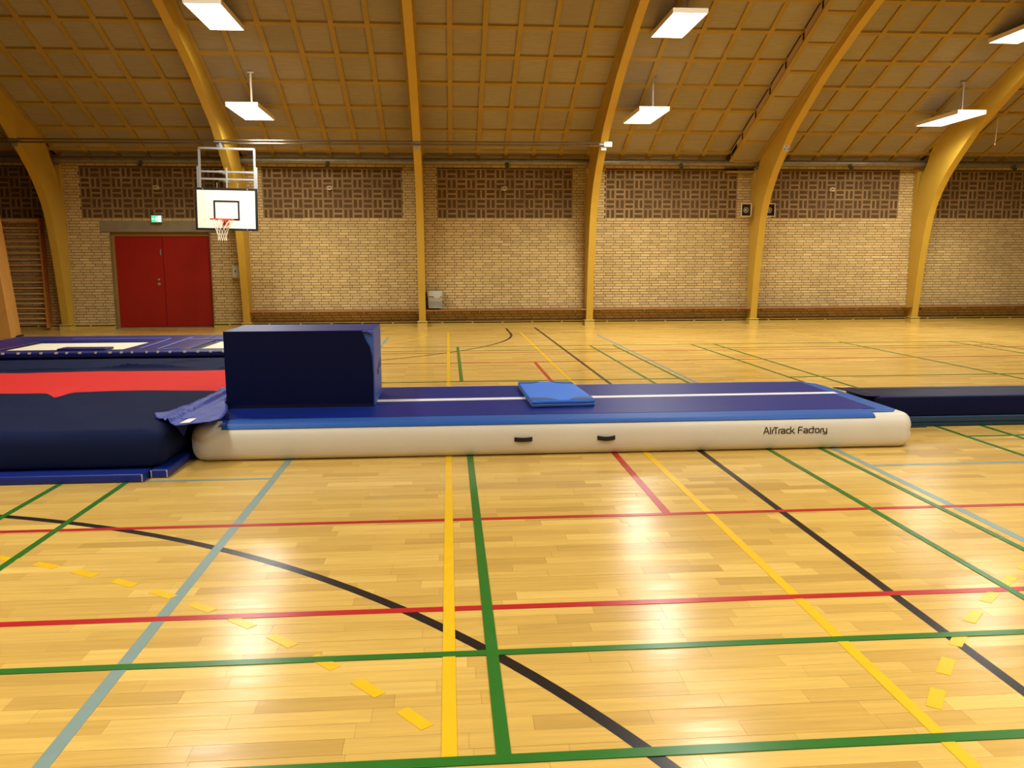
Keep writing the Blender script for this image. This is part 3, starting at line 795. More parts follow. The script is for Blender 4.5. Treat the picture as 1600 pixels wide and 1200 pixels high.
# ------------------------------------------------------------------ wall things
t = thing('exit_sign', (-7.115, 21.18, 2.70), 'small glowing green and white exit sign above the red door', 'sign')
part('sign_case', 'grey_box', t, lambda m: m.box(-.125, .125, -.0, .1, -.085, .085))
part('sign_face', 'exit_green', t, lambda m: m.box(-.118, .118, -.006, 0, -.078, .078), label='glowing green face')
part('sign_pictogram', 'exit_white', t, lambda m: (m.box(.03, .11, -.009, -.006, -.068, .068), m.box(-.02, .012, -.009, -.006, -.05, .03), m.box(-.012, .004, -.009, -.006, .036, .056),
     m.box(-.1, -.045, -.009, -.006, -.01, .012), m.prism([(-.1, .035), (-.1, -.035), (-.108, 0)], 'y', -.009, -.006)), label='white running figure, arrow and doorway')
t = thing('switch_box', (-5.26, 21.2, 1.41), 'small grey steel cabinet on the wall between the door and the rib', 'box')
part('cabinet', 'grey_box', t, lambda m: m.box(-.1, .1, -.02, .1, -.15, .15), bevel=.006)
part('keyhole', 'black', t, lambda m: m.box(-.045, -.02, -.024, -.018, -.02, .03), label='black lock')
bench_bays = {3: 'brown wooden wall bench in the bay right of the backboard', 4: 'brown wooden wall bench in the bay under the grey waste bin', 5: 'brown wooden wall bench in the bay left of the loudspeakers',
              6: 'brown wooden wall bench in the bay right of the loudspeakers', 7: 'brown wooden wall bench in the bay at the right edge', 8: 'brown wooden wall bench beyond the right edge of the photo'}
for bi, lb in bench_bays.items():
    a, b = RIBX[bi]+HW+.005, RIBX[bi+1]-HW-.005
    t = thing('wall_bench', ((a+b)/2, 21.1, 0), lb, 'bench', 'wooden benches along the brick wall')
    h = (b-a)/2
    part('seat_board', 'bench', t, lambda m: m.box(-h, h, -.15, .19, .395, .43), bevel=.004)
    for x in (-h+.25, -h*.33, h*.33, h-.25): part('bracket', 'grey_box', t, lambda m: m.prism([(.19, .395), (.0, .395), (.19, .3)], 'x', x-.012, x+.012))
# waste bin
t = thing('waste_bin', (-.345, 21.16, .47), 'grey perforated plastic waste bin with clear liner, on the wall bench beside the edge-on rib', 'bin')
mb = MB()
def bring(w0, d0, z): return [(-w0, -d0, z), (w0, -d0, z), (w0, d0, z), (-w0, d0, z)]
A, B = bring(.165, .11, 0), bring(.185, .125, .42)
mb.add(A+B, [(0, 1, 2, 3), (0, 1, 5, 4), (1, 2, 6, 5), (2, 3, 7, 6), (3, 0, 4, 7)])
build(mb, 'bin_body', 'bin', t)
mb = MB()
for z in (.06, .105, .15, .285, .33):
    for k in range(8):
        x = -.14+k*.04; yy = -.11-.015*z/.42-.003
        mb.box(x-.009, x+.009, yy, yy+.004, z-.01, z+.01)
build(mb, 'bin_holes', 'black', t, label='rows of dark holes')
mb = MB(); n = 28; ring = []
for lev, (w_, z) in enumerate(((1.03, .30), (1.06, .40), (1.05, .435), (.97, .42))):
    for k in range(n):
        a = 2*math.pi*k/n; cxn, syn = math.cos(a), math.sin(a)
        s = 1/max(abs(cxn), abs(syn)); jj = 1+.035*nz(k*.9, lev*2.1, 4)
        ring.append((.185*w_*jj*cxn*s, .127*w_*jj*syn*s-.002, z+.02*nz(k*.7, lev, 9)-(.05 if lev == 0 and k % 7 < 3 else 0)))
mb.add(ring, [(l*n+k, l*n+(k+1) % n, (l+1)*n+(k+1) % n, (l+1)*n+k) for l in range(3) for k in range(n)])
build(mb, 'bin_liner', 'bag', t, label='crumpled clear plastic liner')
# loudspeakers
def speaker(x, rz, lb):
    t = thing('loudspeaker', (x, 21.0, 2.912), lb, 'speaker', 'pair of horn loudspeakers', rz)
    w_, h_ = .135, .165
    part('horn_shell', 'spk', t, lambda m: (m.box(-w_, w_, -.1, -.07, h_-.018, h_), m.box(-w_, w_, -.1, -.07, -h_, -h_+.018), m.box(-w_, -w_+.018, -.1, -.07, -h_+.018, h_-.018), m.box(w_-.018, w_, -.1, -.07, -h_+.018, h_-.018)), bevel=.005)
    part('horn_flare', 'spk_dark', t, lambda m: m.add([(-w_+.01, -.08, -h_+.01), (w_-.01, -.08, -h_+.01), (w_-.01, -.08, h_-.01), (-w_+.01, -.08, h_-.01), (-.05, .02, -.05), (.05, .02, -.05), (.05, .02, .05), (-.05, .02, .05)],
         [(0, 1, 5, 4), (1, 2, 6, 5), (2, 3, 7, 6), (3, 0, 4, 7), (4, 5, 6, 7)]), label='dark inside of the horn')
    mb = MB(); mb.tube([(.058*math.cos(2*math.pi*k/20), -.05, .058*math.sin(2*math.pi*k/20)) for k in range(20)], .01, 6, closed=True); build(mb, 'horn_ring', 'grey_box', t, smooth=True)
    bmx = bmesh.new(); bmesh.ops.create_uvsphere(bmx, u_segments=12, v_segments=8, radius=.026); me = bpy.data.meshes.new('phase_plug'); bmx.to_mesh(me); bmx.free(); me.materials.append(M_['spk'])
    link('phase_plug', me, t, (0, -.04, 0))
    mb = MB(); mb.tube([(0, .02, 0), (0, .12, 0)], .06, 14); build(mb, 'driver', 'grey_box', t, smooth=True)
    part('bracket', 'grey_box', t, lambda m: m.box(-.02, .02, .1, .3, -.015, .015))
speaker(7.60, 0, 'cream horn loudspeaker on the left of the rib, fully visible')
speaker(8.22, 0, 'cream horn loudspeaker half hidden behind the right side of the rib')
# wall bars
t = thing('wall_bars', (-10.3, 21.1, 0), 'brown wooden wall bars with many rungs at the far left', 'wall bars')
for x in (-.46, .46): part('upright', 'bars', t, lambda m: m.box(x-.018, x+.018, -.06, .19, .05, 2.70), bevel=.004)
for z in (2.641, 2.483, 2.33, 2.162, 2.024, 1.878, 1.732, 1.593, 1.454, 1.283, 1.175, 1.035, .895, .77, .66, .535, .41, .292, .174):
    mb = MB(); mb.tube([(-.445, -.03, z), (.445, -.03, z)], .017, 8); build(mb, 'rung', 'rung' if z != 1.283 else 'bars', t, smooth=True)
part('top_rail', 'rung', t, lambda m: m.box(-.445, .445, -.02, .0, 2.655, 2.69))
# leaning plywood panel
mb = MB()
pts = [(-12.4, 18.6), (-9.52, 18.75), (-9.72, 19.55)]
t = thing('plywood_cabinet', (-10.6, 19.0, 0), 'tall pale plywood cabinet leaning slightly, cut by the left edge of the photo', 'cabinet')
def lean(p, z): return (p[0]+10.6-.05*z*1.7, p[1]-19.0+.0, z)
mb = MB()
base = [(-12.2, 18.80), (-9.56, 18.80), (-9.72, 19.55), (-12.2, 19.55)]
vs = [lean(p, 0) for p in base]+[lean(p, 3.1) for p in base]
mb.add(vs, [(0, 1, 2, 3), (4, 5, 6, 7), (0, 1, 5, 4), (1, 2, 6, 5), (2, 3, 7, 6), (3, 0, 4, 7)])
build(mb, 'cabinet_body', 'plywood', t, bevel=.01)
part('base_rail', 'black', t, lambda m: m.box(-1.55, .98, -.15, .45, -.0, .03), label='dark rail at the bottom')

# ------------------------------------------------------------------ inflatable air track
tr = thing('air_track', (.95, 7.75, 0), 'long inflated tumbling track with blue top, white centre line and cream sides', 'gym mat')
OX, OY = .95, 7.75
tx0, tx1, ty0, ty1, tz = -2.13, 4.03, 6.695, 8.75, .297
PE, INS = .78, .105
def loc(mb, ox=OX, oy=OY, oz=0): mb.v = [(x-ox, y-oy, z-oz) for x, y, z in mb.v]; return mb
# body built from rounded outlines at several heights
mb = MB(); levels = []
NZ = 22
def outline(ins, rc_, n=9):
    P = []
    for (cx_, cy_, a0) in ((tx1-rc_, ty1-rc_, 0), (tx0+rc_, ty1-rc_, 90), (tx0+rc_, ty0+rc_, 180), (tx1-rc_, ty0+rc_, 270)):
        for k in range(n):
            a = math.radians(a0+90*k/(n-1)); rr = rc_-ins
            P.append((cx_+rr*math.cos(a), cy_+rr*math.sin(a), min(k, n-1-k)/((n-1)/2)))
    # subdivide the straight runs
    out_ = []
    for i, p in enumerate(P):
        q = P[(i+1) % len(P)]; out_.append(p)
        dd = math.hypot(p[0]-q[0], p[1]-q[1])
        if dd > .5:
            m_ = int(dd/.12)
            for j in range(1, m_): out_.append((p[0]+(q[0]-p[0])*j/m_, p[1]+(q[1]-p[1])*j/m_, 0))
    return out_
prev = None
for i in range(NZ+1):
    ang = math.pi*i/NZ; c_ = math.cos(ang); s_ = math.sin(ang)
    tt = -math.copysign(abs(c_)**PE, c_); z = tz/2*(1+tt)
    ins = INS*(1-max(0, s_)**PE)
    O = outline(ins, .16)
    vs = []
    for (x, y, cf) in O:
        zz = z
        # seam creases at the corners
        h = (z-tz*.5)/tz
        dent = .012*cf*math.exp(-(h/.035)**2) + .005*cf*math.exp(-((h+.17)/.03)**2) + .004*cf*math.exp(-((h-.14)/.03)**2)
        near = min(abs(x-tx0), abs(x-tx1))
        if near < .45 and cf == 0: dent += .006*(1-near/.45)*math.exp(-((h+.02*math.sin(x*9))/.03)**2)
        xc, yc = min(max(x, tx0+.3), tx1-.3), min(max(y, ty0+.3), ty1-.3)
        dx, dy = x-xc, y-yc; L = math.hypot(dx, dy) or 1
        vs.append((x-dx/L*dent, y-dy/L*dent, zz))
    base_i = len(mb.v); mb.v += vs; n = len(vs)
    if prev is not None:
        for k in range(n): mb.f.append((prev+k, prev+(k+1) % n, base_i+(k+1) % n, base_i+k)); mb.mi.append(0)
    else: mb.f.append(tuple(range(base_i+n-1, base_i-1, -1))); mb.mi.append(0)
    prev = base_i
mb.f.append(tuple(range(prev, prev+n))); mb.mi.append(0)
build(loc(mb), 'inflated_body', 'pvc_white', tr, smooth=True, label='cream inflated side wall')
top = tz+.001
def tp(name, m_, poly, z0, z1, **kw):
    mb = MB(); mb.prism(poly, 'z', z0, z1); return build(loc(mb), name, m_, tr, **kw)
tp('top_border', 'track_edge', [(-1.85, 6.745), (-1.85, 6.665+.075), (3.62, 6.74), (3.64, 6.80), (3.72, 6.775), (3.93, 6.86), (3.945, 7.0), (3.945, 8.3), (3.90, 8.60), (3.78, 8.70), (-2.0, 8.70), (-2.06, 8.6), (-2.06, 6.95)], top-.004, top+.006, label='lighter blue border') if False else None
def face_y(z):
    tt = min(1, max(-1, 2*z/tz-1)); s_ = math.sqrt(max(0, 1-abs(tt)**(2/PE))); return ty0+INS*(1-s_**PE)
tp('top_border', 'track_edge', [(-1.85, 6.80), (3.64, 6.80), (3.66, 6.81), (3.86, 6.82), (3.935, 6.92), (3.94, 8.2), (3.92, 8.5), (3.80, 8.67), (-2.0, 8.67), (-2.03, 8.6), (-2.03, 7.0), (-1.9, 6.95)], top-.008, top+.006, label='lighter blue border')
tp('top_surface', 'track_top', [(-1.98, 6.955), (3.77, 6.955), (3.80, 8.62), (-1.98, 8.62)], top+.005, top+.010, label='violet blue tumbling surface')
tp('centre_line', 'line_white', [(-1.9, 7.71), (3.83, 7.79), (3.83, 7.89), (-1.9, 7.845)], top+.009, top+.012, label='white centre line')
# border hanging over the front edge
mb = MB()
zz = [.297, .295, .290, .283, .275, .266]
pr = [(6.955, .306), (6.84, .306)]+[(face_y(z)-.007, z+.007) for z in zz[1:]]+[(face_y(z)-.001, z) for z in reversed(zz[1:])]+[(6.84, .292), (6.955, .292)]
mb.prism(pr, 'x', -1.85, 3.65); build(loc(mb), 'border_hem', 'track_edge', tr, label='blue hem over the front edge')
tp('size_mark', 'stripe', [(-1.81, 6.965), (-1.68, 6.965), (-1.68, 6.972), (-1.81, 6.972)], top+.010, top+.011, label='short pale mark')
tp('size_mark', 'stripe', [(3.55, 8.60), (3.69, 8.60), (3.69, 8.615), (3.55, 8.615)], top+.010, top+.011, label='short pale mark')
tp('corner_tab', 'stripe', [(-1.87, 6.735), (-1.84, 6.735), (-1.84, 6.83), (-1.87, 6.83)], top+.002, top+.009, label='pale edge of the border')
for xc in (.602, 1.30):
    mb = MB(); y = face_y(.147)-.004
    pts = []
    for k in range(9):
        u = -1+2*k/8; pts.append((xc+u*.075, y-.022*(1-u*u)-.004, .147-.006*(1-u*u)*(1 if xc > 1 else .2)))
    vs = []
    for (x, yy, z) in pts: vs += [(x, yy, z-.018), (x, yy, z+.018), (x, yy+.006, z+.018), (x, yy+.006, z-.018)]
    fs = []
    for k in range(8):
        for a in range(4): fs.append((k*4+a, k*4+(a+1) % 4, (k+1)*4+(a+1) % 4, (k+1)*4+a))
    fs += [(0, 1, 2, 3), (32, 33, 34, 35)]
    mb.add(vs, fs); build(loc(mb), 'carry_handle', 'black', tr, label='black webbing handle')
# lettering drawn as strokes
LET = [[(5, 0), (50, 128), (62, 128), (110, 0)], [(28, 42), (92, 42)], [(142, 0), (142, 85)], [(142, 110), (142, 124)], [(182, 0), (182, 62), (194, 80), (212, 84)],
       [(212, 122), (290, 122)], [(253, 122), (253, 0)], [(315, 0), (315, 62), (327, 80), (348, 84)]]
def la(o): return [[(368+o, 88), (425+o, 88), (440+o, 74), (440+o, 5), (385+o, 5), (367+o, 16), (367+o, 36), (382+o, 48), (440+o, 48)]]
def lc(o): return [[(538+o, 88), (492+o, 88), (476+o, 74), (476+o, 19), (492+o, 5), (538+o, 5)]]
LET += la(0)+lc(0)+[[(562, 0), (562, 130)], [(562, 46), (588, 46), (628, 90)], [(588, 46), (640, 0)]]
LET += [[(722, 0), (722, 105), (738, 124), (800, 124)], [(722, 65), (798, 65)]]+la(468)+lc(467)
LET += [[(1026, 130), (1026, 16), (1032, 5)], [(1026, 88), (1050, 88)], [(1090, 88), (1136, 88), (1150, 74), (1150, 19), (1136, 5), (1090, 5), (1076, 19), (1076, 74), (1090, 88)],
        [(1186, 0), (1186, 62), (1198, 80), (1218, 84)], [(1240, 88), (1240, 26), (1254, 12), (1312, 12)], [(1312, 88), (1312, -12), (1298, -26), (1244, -26)]]
mb = MB(); K = .556/1315
for st in LET:
    P = [(2.655+x*K, .151+z*K) for x, z in st]; hw = 9.5*K
    for (a, b) in zip(P, P[1:]):
        dx, dz = b[0]-a[0], b[1]-a[1]; L = math.hypot(dx, dz) or 1; ux, uz = dx/L, dz/L
        a2 = (a[0]-ux*hw*.8, a[1]-uz*hw*.8); b2 = (b[0]+ux*hw*.8, b[1]+uz*hw*.8)
        q = [(a2[0]-uz*hw, a2[1]+ux*hw), (a2[0]+uz*hw, a2[1]-ux*hw), (b2[0]+uz*hw, b2[1]-ux*hw), (b2[0]-uz*hw, b2[1]+ux*hw)]
        ym = ty0+.0
        vs = [(x, face_y(z)-.003, z) for x, z in q]+[(x, face_y(z)+.003, z) for x, z in q]
        mb.add(vs, [(0, 1, 2, 3), (4, 5, 6, 7), (0, 1, 5, 4), (1, 2, 6, 5), (2, 3, 7, 6), (3, 0, 4, 7)])
build(loc(mb), 'lettering', 'black', tr, label='black maker lettering')

# foam box on the track
fb = thing('foam_block', (-1.345, 7.9, tz+.011), 'large navy vinyl foam block standing on the left end of the inflated track', 'foam block')
bh = .69
mb = soft_box(-.655, .66, -.395, .40, 0, bh, (.012, .012, .01, .012, .01, .012), (10, 6, 6), lambda p: (p.x, p.y, p.z))
build(mb, 'block_core', 'box_blue', fb, smooth=True, label='paler blue vinyl showing on the right side')
part('top_cover', 'cover_top_lit', fb, lambda m: m.prism([(-.66, -.405), (.50, -.408), (.60, -.36), (.655, -.3), (.655, .40), (-.66, .402)], 'z', bh-.002, bh+.006), bevel=.003)
mb = MB()
mb.prism([(-.662, .0), (.648, .0), (.652, .30), (.645, .45), (.625, .55), (.585, .62), (.56, bh+.004), (-.662, bh+.006)], 'y', -.412, -.394)
build(mb, 'front_cover', 'navy', fb, bevel=.004, label='dark navy front cover with a loose corner')
mb = MB(); mb.prism([(-.655, -.002), (.65, -.002), (.65, .028), (-.655, .028)], 'y', -.416, -.41); build(mb, 'bottom_hem', 'navy_dark', fb)
mb = MB(); mb.prism([(.55, bh-.012), (.60, bh-.004), (.645, bh-.03), (.645, bh-.045), (.60, bh-.02), (.565, bh-.035)], 'y', -.408, -.40); build(mb, 'loose_corner_shade', 'black', fb, label='black strip painted as the shade of the loose corner fold')  # shadow of the fold painted as a black strip
mb = MB()
for a, b in (((-.05, .285), (.03, .30)), ((-.05, .285), (-.03, .245)), ((.0, .25), (.03, .28)), ((.03, .28), (.09, .35)), ((.14, .30), (.2, .31)), ((.24, .30), (.24, .37))):
    L = math.hypot(b[0]-a[0], b[1]-a[1]); ux, uz = (b[0]-a[0])/L*.011, (b[1]-a[1])/L*.011
    mb.prism([(a[0]-uz, a[1]+ux), (a[0]+uz, a[1]-ux), (b[0]+uz, b[1]-ux), (b[0]-uz, b[1]+ux)], 'x', .659, .6625)
build(mb, 'side_print', 'navy', fb, label='dark print on the right side')

# small light blue mat on the track
sm = thing('small_blue_mat', (1.03, 7.95, tz+.012), 'small light blue folded mat lying across the white line of the inflated track', 'gym mat')
P4 = [(-.30, -.69), (.283, -.645), (.231, .463), (-.325, .519)]
def quadmap(u, v):
    a = [P4[0][i]*(1-u)+P4[1][i]*u for i in (0, 1)]; b = [P4[3][i]*(1-u)+P4[2][i]*u for i in (0, 1)]
    return a[0]*(1-v)+b[0]*v, a[1]*(1-v)+b[1]*v
def smf(z0, z1, r=.012):
    def fn(p):
        x, y = quadmap(p.x, p.y); return (x, y, p.z+.003*nz(x*3, y*3))
    return soft_box(0, 1, 0, 1, z0, z1, (r*1.8, r*1.8, r*.9, r*.9, r, r), (8, 8, 1), fn)
build(smf(0, .032), 'lower_fold', 'small_corner', sm, smooth=True)
build(smf(.032, .066), 'upper_fold', 'small_blue', sm, smooth=True)
for (u0, v0, su, sv) in ((0, 0, 1, 1), (1, 0, -1, 1), (0, 1, 1, -1), (1, 1, -1, -1)):
    poly = []
    a, b = (.40, .13)
    curve = [(a, 0), (a*.8, b*.62), (a*.55, b*.92), (0, b)]
    mb = MB()
    pp = [(0, 0)]+curve
    vs = []
    for z in (.060, .0695):
        for (u, v) in pp:
            x, y = quadmap(min(max(u0+su*max(u, .015), 0), 1), min(max(v0+sv*max(v, .008), 0), 1)); vs.append((x, y, z+.003*nz(x*3, y*3)))
    n = len(pp); mb.add(vs, [tuple(range(n)), tuple(range(n, 2*n))]+[(i, (i+1) % n, (i+1) % n+n, i+n) for i in range(n)])
    build(mb, 'corner_patch', 'small_corner', sm, label='darker blue corner')

# ------------------------------------------------------------------ crash mat, left
cm = thing('crash_mat', (-5, 8.8, .07), 'big navy crash mat with a bright red band across its top', 'gym mat')
def cz_h(p):
    x, y, z = p
    if z > .28:
        k = min(1, (z-.28)/.06)
        dz = .012*nz(x*.9, y*.9, 1)+.006*nz(x*2.5, y*2.5, 5)
        seam = .035*math.exp(-((x+3.78)/.07)**2)*(1 if y > 7.4 else max(0, (y-7.0)/.4))*math.exp(-((y-8.25)/.5)**2)
        fold = 0
        for (ax, ay, bx, by, a, w_) in ((-5.6, 9.95, -4.1, 10.12, .03, .045), (-4.1, 10.12, -3.1, 10.10, .045, .05), (-4.3, 10.02, -3.4, 10.2, .02, .03), (-3.7, 10.45, -3.0, 10.85, .02, .04), (-2.75, 9.9, -2.25, 10.35, .045, .045), (-5.4, 8.4, -4.2, 9.1, .010, .06), (-5.0, 7.6, -4.3, 7.9, .01, .05), (-3.0, 9.1, -2.7, 9.2, .01, .04), (-4.6, 6.9, -4.1, 6.97, .008, .04)):
            dx, dy = bx-ax, by-ay; L2 = dx*dx+dy*dy; t_ = max(0, min(1, ((x-ax)*dx+(y-ay)*dy)/L2)); dd = math.hypot(x-ax-t_*dx, y-ay-t_*dy)
            side = (x-ax)*dy-(y-ay)*dx
            fold += a*math.exp(-(dd/w_)**2)*(1 if side > 0 else -.6)*math.sin(math.pi*min(1, max(0, .1+.8*t_)))
        z += k*(dz-seam+fold)
        if y > 10: z += .03*k*min(1, (y-10)/1.2)
    # soft bulging sides
    if y < 6.6 and z < .34: y += -.02*math.sin(math.pi*max(0, z-.07)/.3)+.006*nz(x*2, z*6, 2)
    if x > -2.5 and z < .34: x += .02*math.sin(math.pi*max(0, z-.07)/.3)+.01*nz(y*3, z*8, 2)
    return (x, y, z)
def wave(x): return .03*nz(x*1.1, 3)+.012*math.sin(x*2.2)-.10*math.exp(-((x+3.78)/.09)**2)
def sec(name, m_, y0, y1, rf, rb, lb, n, d0=0, d1=0):
    def fn(p):
        x, y, z = p
        u = (y-y0)/(y1-y0)
        y = y + wave(x)*((1-u)*d0+u*d1)*(1 if z > .1 else 1)
        return cz_h((x, y, z))
    mb = soft_box(-8.0, -2.2, y0, y1, .07, .365, (.1, .13, rf, rb, .03, .10), n, fn)
    build(loc(mb, -5, 8.8, .07), name, m_, cm, smooth=True, label=lb)
sec('front_section', 'crash', 6.27, 8.25, .07, 0, 'navy front part of the cover', (110, 36, 4), 0, 1)
sec('red_band', 'crash_red', 8.25, 9.82, 0, 0, 'bright red band', (110, 30, 4), 1, .25)
sec('rear_section', 'crash', 9.82, 11.05, 0, .1, 'navy rear part of the cover', (190, 60, 4), .25, 0)

# thin blue mats under it
def thin(x0, x1, y0, y1, lb, h=.066):
    t = thing('thin_floor_mat', ((x0+x1)/2, (y0+y1)/2, 0), lb, 'gym mat')
    mb = soft_box(x0, x1, y0, y1, 0.002, h, (.012,)*6, (10, 6, 1)); build(loc(mb, (x0+x1)/2, (y0+y1)/2), 'mat_body', 'mat_blue', t, smooth=True)
    for x in (x0+.006, x1-.006):
        mb = MB()
        rng = random.Random(3)
        for k in range(7):
            z = .008+k*.008; mb.box(x-.004+rng.uniform(-.002, .002), x+.004, y0-.0012, y0+.002, z, z+.005)
        build(loc(mb, (x0+x1)/2, (y0+y1)/2), 'scuffed_corner', 'scuff', t, label='worn pale corner edge')
thin(-5.2, -2.275, 6.12, 8.1, 'thin royal blue mat under the crash mat, its front edge nearest the camera')
thin(-2.262, -2.135, 6.24, 8.2, 'narrow royal blue mat edge beside the air track, right of the wider thin mat')
# dark strap/cloth hanging between crash mat and track
def cloth(name, outline_pts, mat_, label_, cat, zf, thick=.004, step=.03):
    xs = [p[0] for p in outline_pts]; ys = [p[1] for p in outline_pts]
    bmc = bmesh.new(); vs = [bmc.verts.new((p[0], p[1], 0)) for p in outline_pts]; f = bmc.faces.new(vs)
    bmesh.ops.triangulate(bmc, faces=[f])
    for _ in range(5): 
        es = [e for e in bmc.edges if e.calc_length() > step]
        if not es: break
        bmesh.ops.subdivide_edges(bmc, edges=es, cuts=1, use_grid_fill=True)
        bmesh.ops.triangulate(bmc, faces=bmc.faces[:])
    for v in bmc.verts: v.co.z = zf(v.co.x, v.co.y)
    ox, oy = sum(xs)/len(xs), sum(ys)/len(ys); oz = zf(ox, oy)
    for v in bmc.verts: v.co -= Vector((ox, oy, oz))
    me = bpy.data.meshes.new(name); bmc.to_mesh(me); bmc.free(); me.materials.append(M_[mat_])
    for p in me.polygons: p.use_smooth = True
    o = link(name, me, None, (ox, oy, oz)); s = o.modifiers.new('solid', 'SOLIDIFY'); s.thickness = thick; s.offset = 0
    tag(o, label_, cat); return o
def flap_z(x, y):
    ax, ay, bx, by = -2.2, 6.5, -2.12, 8.3
    t_ = (y-ay)/(by-ay); d_ = x-(ax+(bx-ax)*t_)
    b = .378+.034*math.exp(-(d_/.025)**2)+.016*math.exp(-((d_-.09)/.015)**2)*min(1, max(0, (y-6.8)*2))+.014*math.exp(-((d_+.07)/.02)**2)
    b += .007*nz(x*16, y*8, 2)+.006*nz(x*8+y*10, y*16, 7)*(1 if d_ < .02 else .3)
    if x < -2.36: b += (-2.36-x)*.4
    return b
flap = cloth('cover_flap', [(-2.41, 6.83), (-2.36, 6.72), (-2.27, 6.60), (-2.10, 6.37), (-2.02, 6.42), (-1.95, 6.45), (-1.87, 6.50), (-1.83, 6.62), (-1.84, 6.80), (-1.87, 7.0), (-1.92, 7.2), (-2.0, 7.42), (-2.03, 7.6), (-2.03, 7.95), (-2.05, 8.3), (-2.2, 8.33), (-2.27, 8.3), (-2.25, 8.0), (-2.28, 7.6), (-2.29, 7.35), (-2.33, 7.2), (-2.36, 7.0)], 'flap',
      'crumpled blue cloth flap draped between the crash mat and the foam block', 'cloth', flap_z, .005, .035)
fo = flap.location
mb = MB(); vs = [(-2.085, 6.43), (-2.015, 6.45), (-2.01, 6.60), (-2.065, 6.585)]
vv = [(x-fo.x, y-fo.y, flap_z(x, y)+.006-fo.z) for x, y in vs]+[(x-fo.x, y-fo.y, flap_z(x, y)+.009-fo.z) for x, y in vs]
mb.add(vv, [(0, 1, 2, 3), (4, 5, 6, 7), (0, 1, 5, 4), (1, 2, 6, 5), (2, 3, 7, 6), (3, 0, 4, 7)])
build(mb, 'white_label', 'line_white', flap, label='white sewn label')
mb = MB(); mb.prism([(-.12-.0, .385), (.03, .385), (-.02, .24)], 'y', 0, .006); mb.v = [(x-fo.x-2.1, y+6.62-fo.y, z-fo.z) for x, y, z in mb.v]
build(mb, 'hanging_tab', 'mat_blue', flap, label='dark blue hanging tab')

# ------------------------------------------------------------------ trampoline behind
tp_ = thing('double_trampoline', (-4.2, 12.5, 0), 'low purple and blue padded trampoline with two cream beds behind the crash mat', 'trampoline')
TZ = .45
def tpart(name, m_, x0, x1, y0, y1, z0=TZ-.05, z1=TZ, r=.012, **kw):
    mb = soft_box(x0, x1, y0, y1, z0, z1, (r,)*6, (6, 3, 1)); return build(loc(mb, -4.2, 12.5), name, m_, tp_, smooth=True, **kw)
tpart('frame_pad', 'pad_blue', -6.92, -1.5, 12.88, 13.85, label='blue rear pad')
tpart('frame_pad', 'pad_purple', -6.92, -6.15, 11.2, 12.88, label='dark purple left pad')
tpart('frame_pad', 'pad_purple', -4.45, -3.56, 11.5, 12.9, TZ-.045, TZ+.002, label='purple pad between the beds')
tpart('frame_pad', 'pad_purple', -2.1, -1.5, 11.5, 12.88, label='purple right pad')
tpart('frame_pad', 'pad_blue', -6.15, -1.5, 11.15, 11.56, TZ-.06, TZ+.004, label='blue front pad')
tpart('pad_cover', 'pad_purple', -4.28, -3.75, 12.86, 13.8, TZ-.02, TZ+.006, label='purple cover over the rear pad')
for (a, b) in ((-6.15, -4.45), (-3.56, -2.1)):
    tpart('jumping_bed', 'bed', a+.14, b-.02, 11.57, 12.62, TZ-.03, TZ-.004, .006, label='cream woven bed')
    tpart('bed_surround', 'pad_blue', a, b, 12.62, 12.88, TZ-.06, TZ-.01)
    tpart('bed_surround', 'navy_dark', a, a+.14, 11.57, 12.62, TZ-.06, TZ-.006)
def stripe(poly): mb = MB(); mb.prism(poly, 'z', TZ+.004, TZ+.010); build(loc(mb, -4.2, 12.5), 'pad_stripe', 'stripe', tp_, label='pale blue stripe')
stripe([(-4.25, 11.6), (-4.21, 11.6), (-4.29, 13.2), (-4.33, 13.2)]); stripe([(-5.8, 13.14), (-4.3, 13.14), (-4.3, 13.2), (-5.8, 13.2)])
stripe([(-3.98, 11.52), (-3.94, 11.52), (-4.03, 13.35), (-4.07, 13.35)]); stripe([(-4.03, 12.95), (-3.0, 12.85), (-3.0, 12.9), (-4.03, 13.01)])
rng = random.Random(11)
for k in range(24):
    x = -5.8+k*.165+rng.uniform(-.03, .03)
    mb = MB(); s_ = rng.uniform(.008, .014); mb.box(x-s_*1.4, x+s_*1.4, 11.145-.004, 11.165, TZ-.01, TZ+.014)
    build(loc(mb, -4.2, 12.5), 'lace_clip', 'lampbody', tp_)
mb = MB(); mb.tube([(-3.72+.12*math.cos(a), 11.36+.1*math.sin(a), TZ+.014) for a in [math.radians(40+20*k) for k in range(8)]], .007, 5); build(loc(mb, -4.2, 12.5), 'loose_cord', 'stripe', tp_)
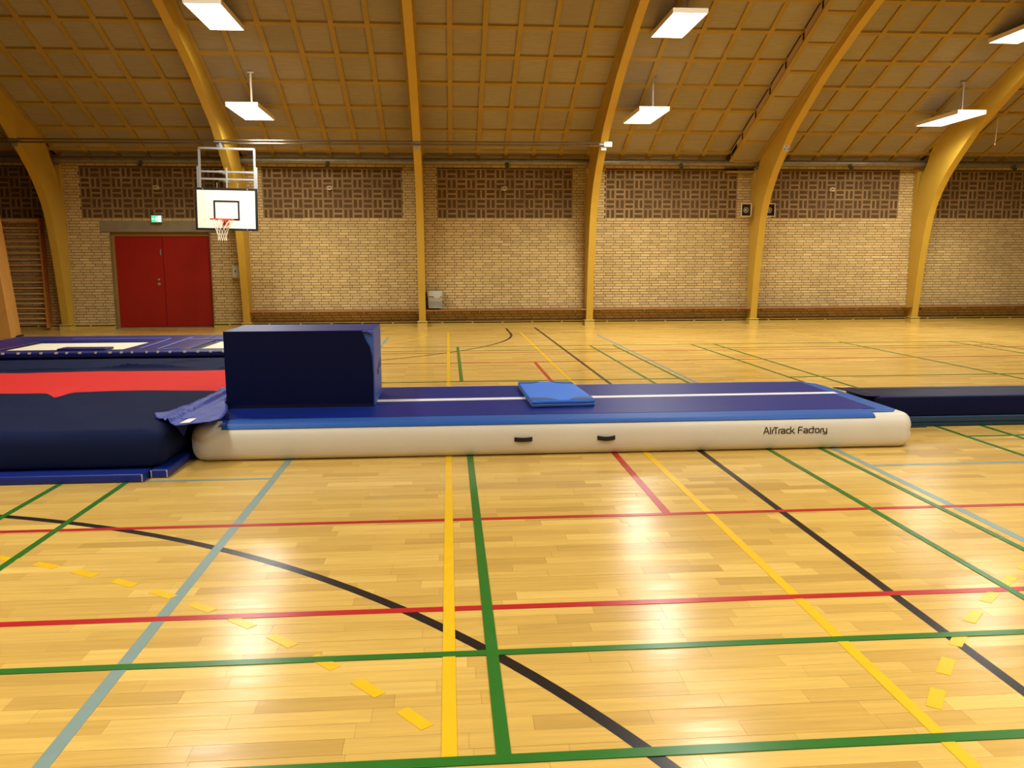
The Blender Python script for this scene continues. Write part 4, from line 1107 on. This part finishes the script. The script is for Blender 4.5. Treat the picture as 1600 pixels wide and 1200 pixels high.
mb = soft_box(-5.25, -4.62, 11.42, 11.72, TZ-.02, TZ+.03, (.01,)*6, (4, 3, 1), lambda p: (p.x, p.y, p.z+.008*nz(p.x*5, p.y*5))); build(loc(mb, -4.2, 12.5), 'folded_pad_flap', 'pad_blue', tp_, smooth=True)
for x in (-6.8, -4.0, -1.6):
    for y in (11.3, 13.7):
        mb = MB(); mb.tube([(x, y, 0), (x, y, TZ-.05)], .03, 10); build(loc(mb, -4.2, 12.5), 'leg', 'steel', tp_, smooth=True)
part('skirt', 'navy_dark', tp_, lambda m: m.box(-2.7, 2.68, -1.30, -1.27, .02, TZ-.05), label='dark front skirt')

# ------------------------------------------------------------------ long block mat, right
rb = thing('long_block_mat', (7, 7.82, 0), 'long navy foam block mat running off the right edge behind the air track', 'gym mat')
mb = soft_box(4.09, 10.4, 7.57, 8.07, .105, .302, (.02,)*6, (20, 4, 2)); build(loc(mb, 7, 7.82), 'upper_block', 'navy', rb, smooth=True, label='navy upper block')
mb = soft_box(4.05, 10.4, 7.565, 8.07, .045, .105, (.012,)*6, (20, 4, 1)); build(loc(mb, 7, 7.82), 'lower_layer', 'teal', rb, smooth=True, label='dark teal lower layer')
mb = soft_box(4.05, 10.4, 7.575, 8.07, .004, .045, (.012,)*6, (20, 4, 1)); build(loc(mb, 7, 7.82), 'lower_layer', 'teal', rb, smooth=True, label='dark teal lower layer')
mb = soft_box(4.09, 10.4, 8.06, 8.16, .20, .308, (.02,)*6, (20, 2, 2)); build(loc(mb, 7, 7.82), 'rear_strip', 'black', rb, smooth=True, label='black strip along the back')
mb = MB(); mb.tube([(-2.62, -.275, .008), (-2.5, -.285, .006), (-2.38, -.275, .008)], .008, 6); build(mb, 'floor_strap', 'black', rb)
fl2 = cloth('joining_cloth', [(3.93, 8.12), (3.955, 7.85), (3.99, 7.56), (4.06, 7.54), (4.15, 7.58), (4.16, 7.8), (4.13, 8.1)], 'navy',
      'dark blue cloth strip bridging the air track and the long block mat', 'cloth', lambda x, y: .316+.006*nz(x*12, y*6), .005, .04)
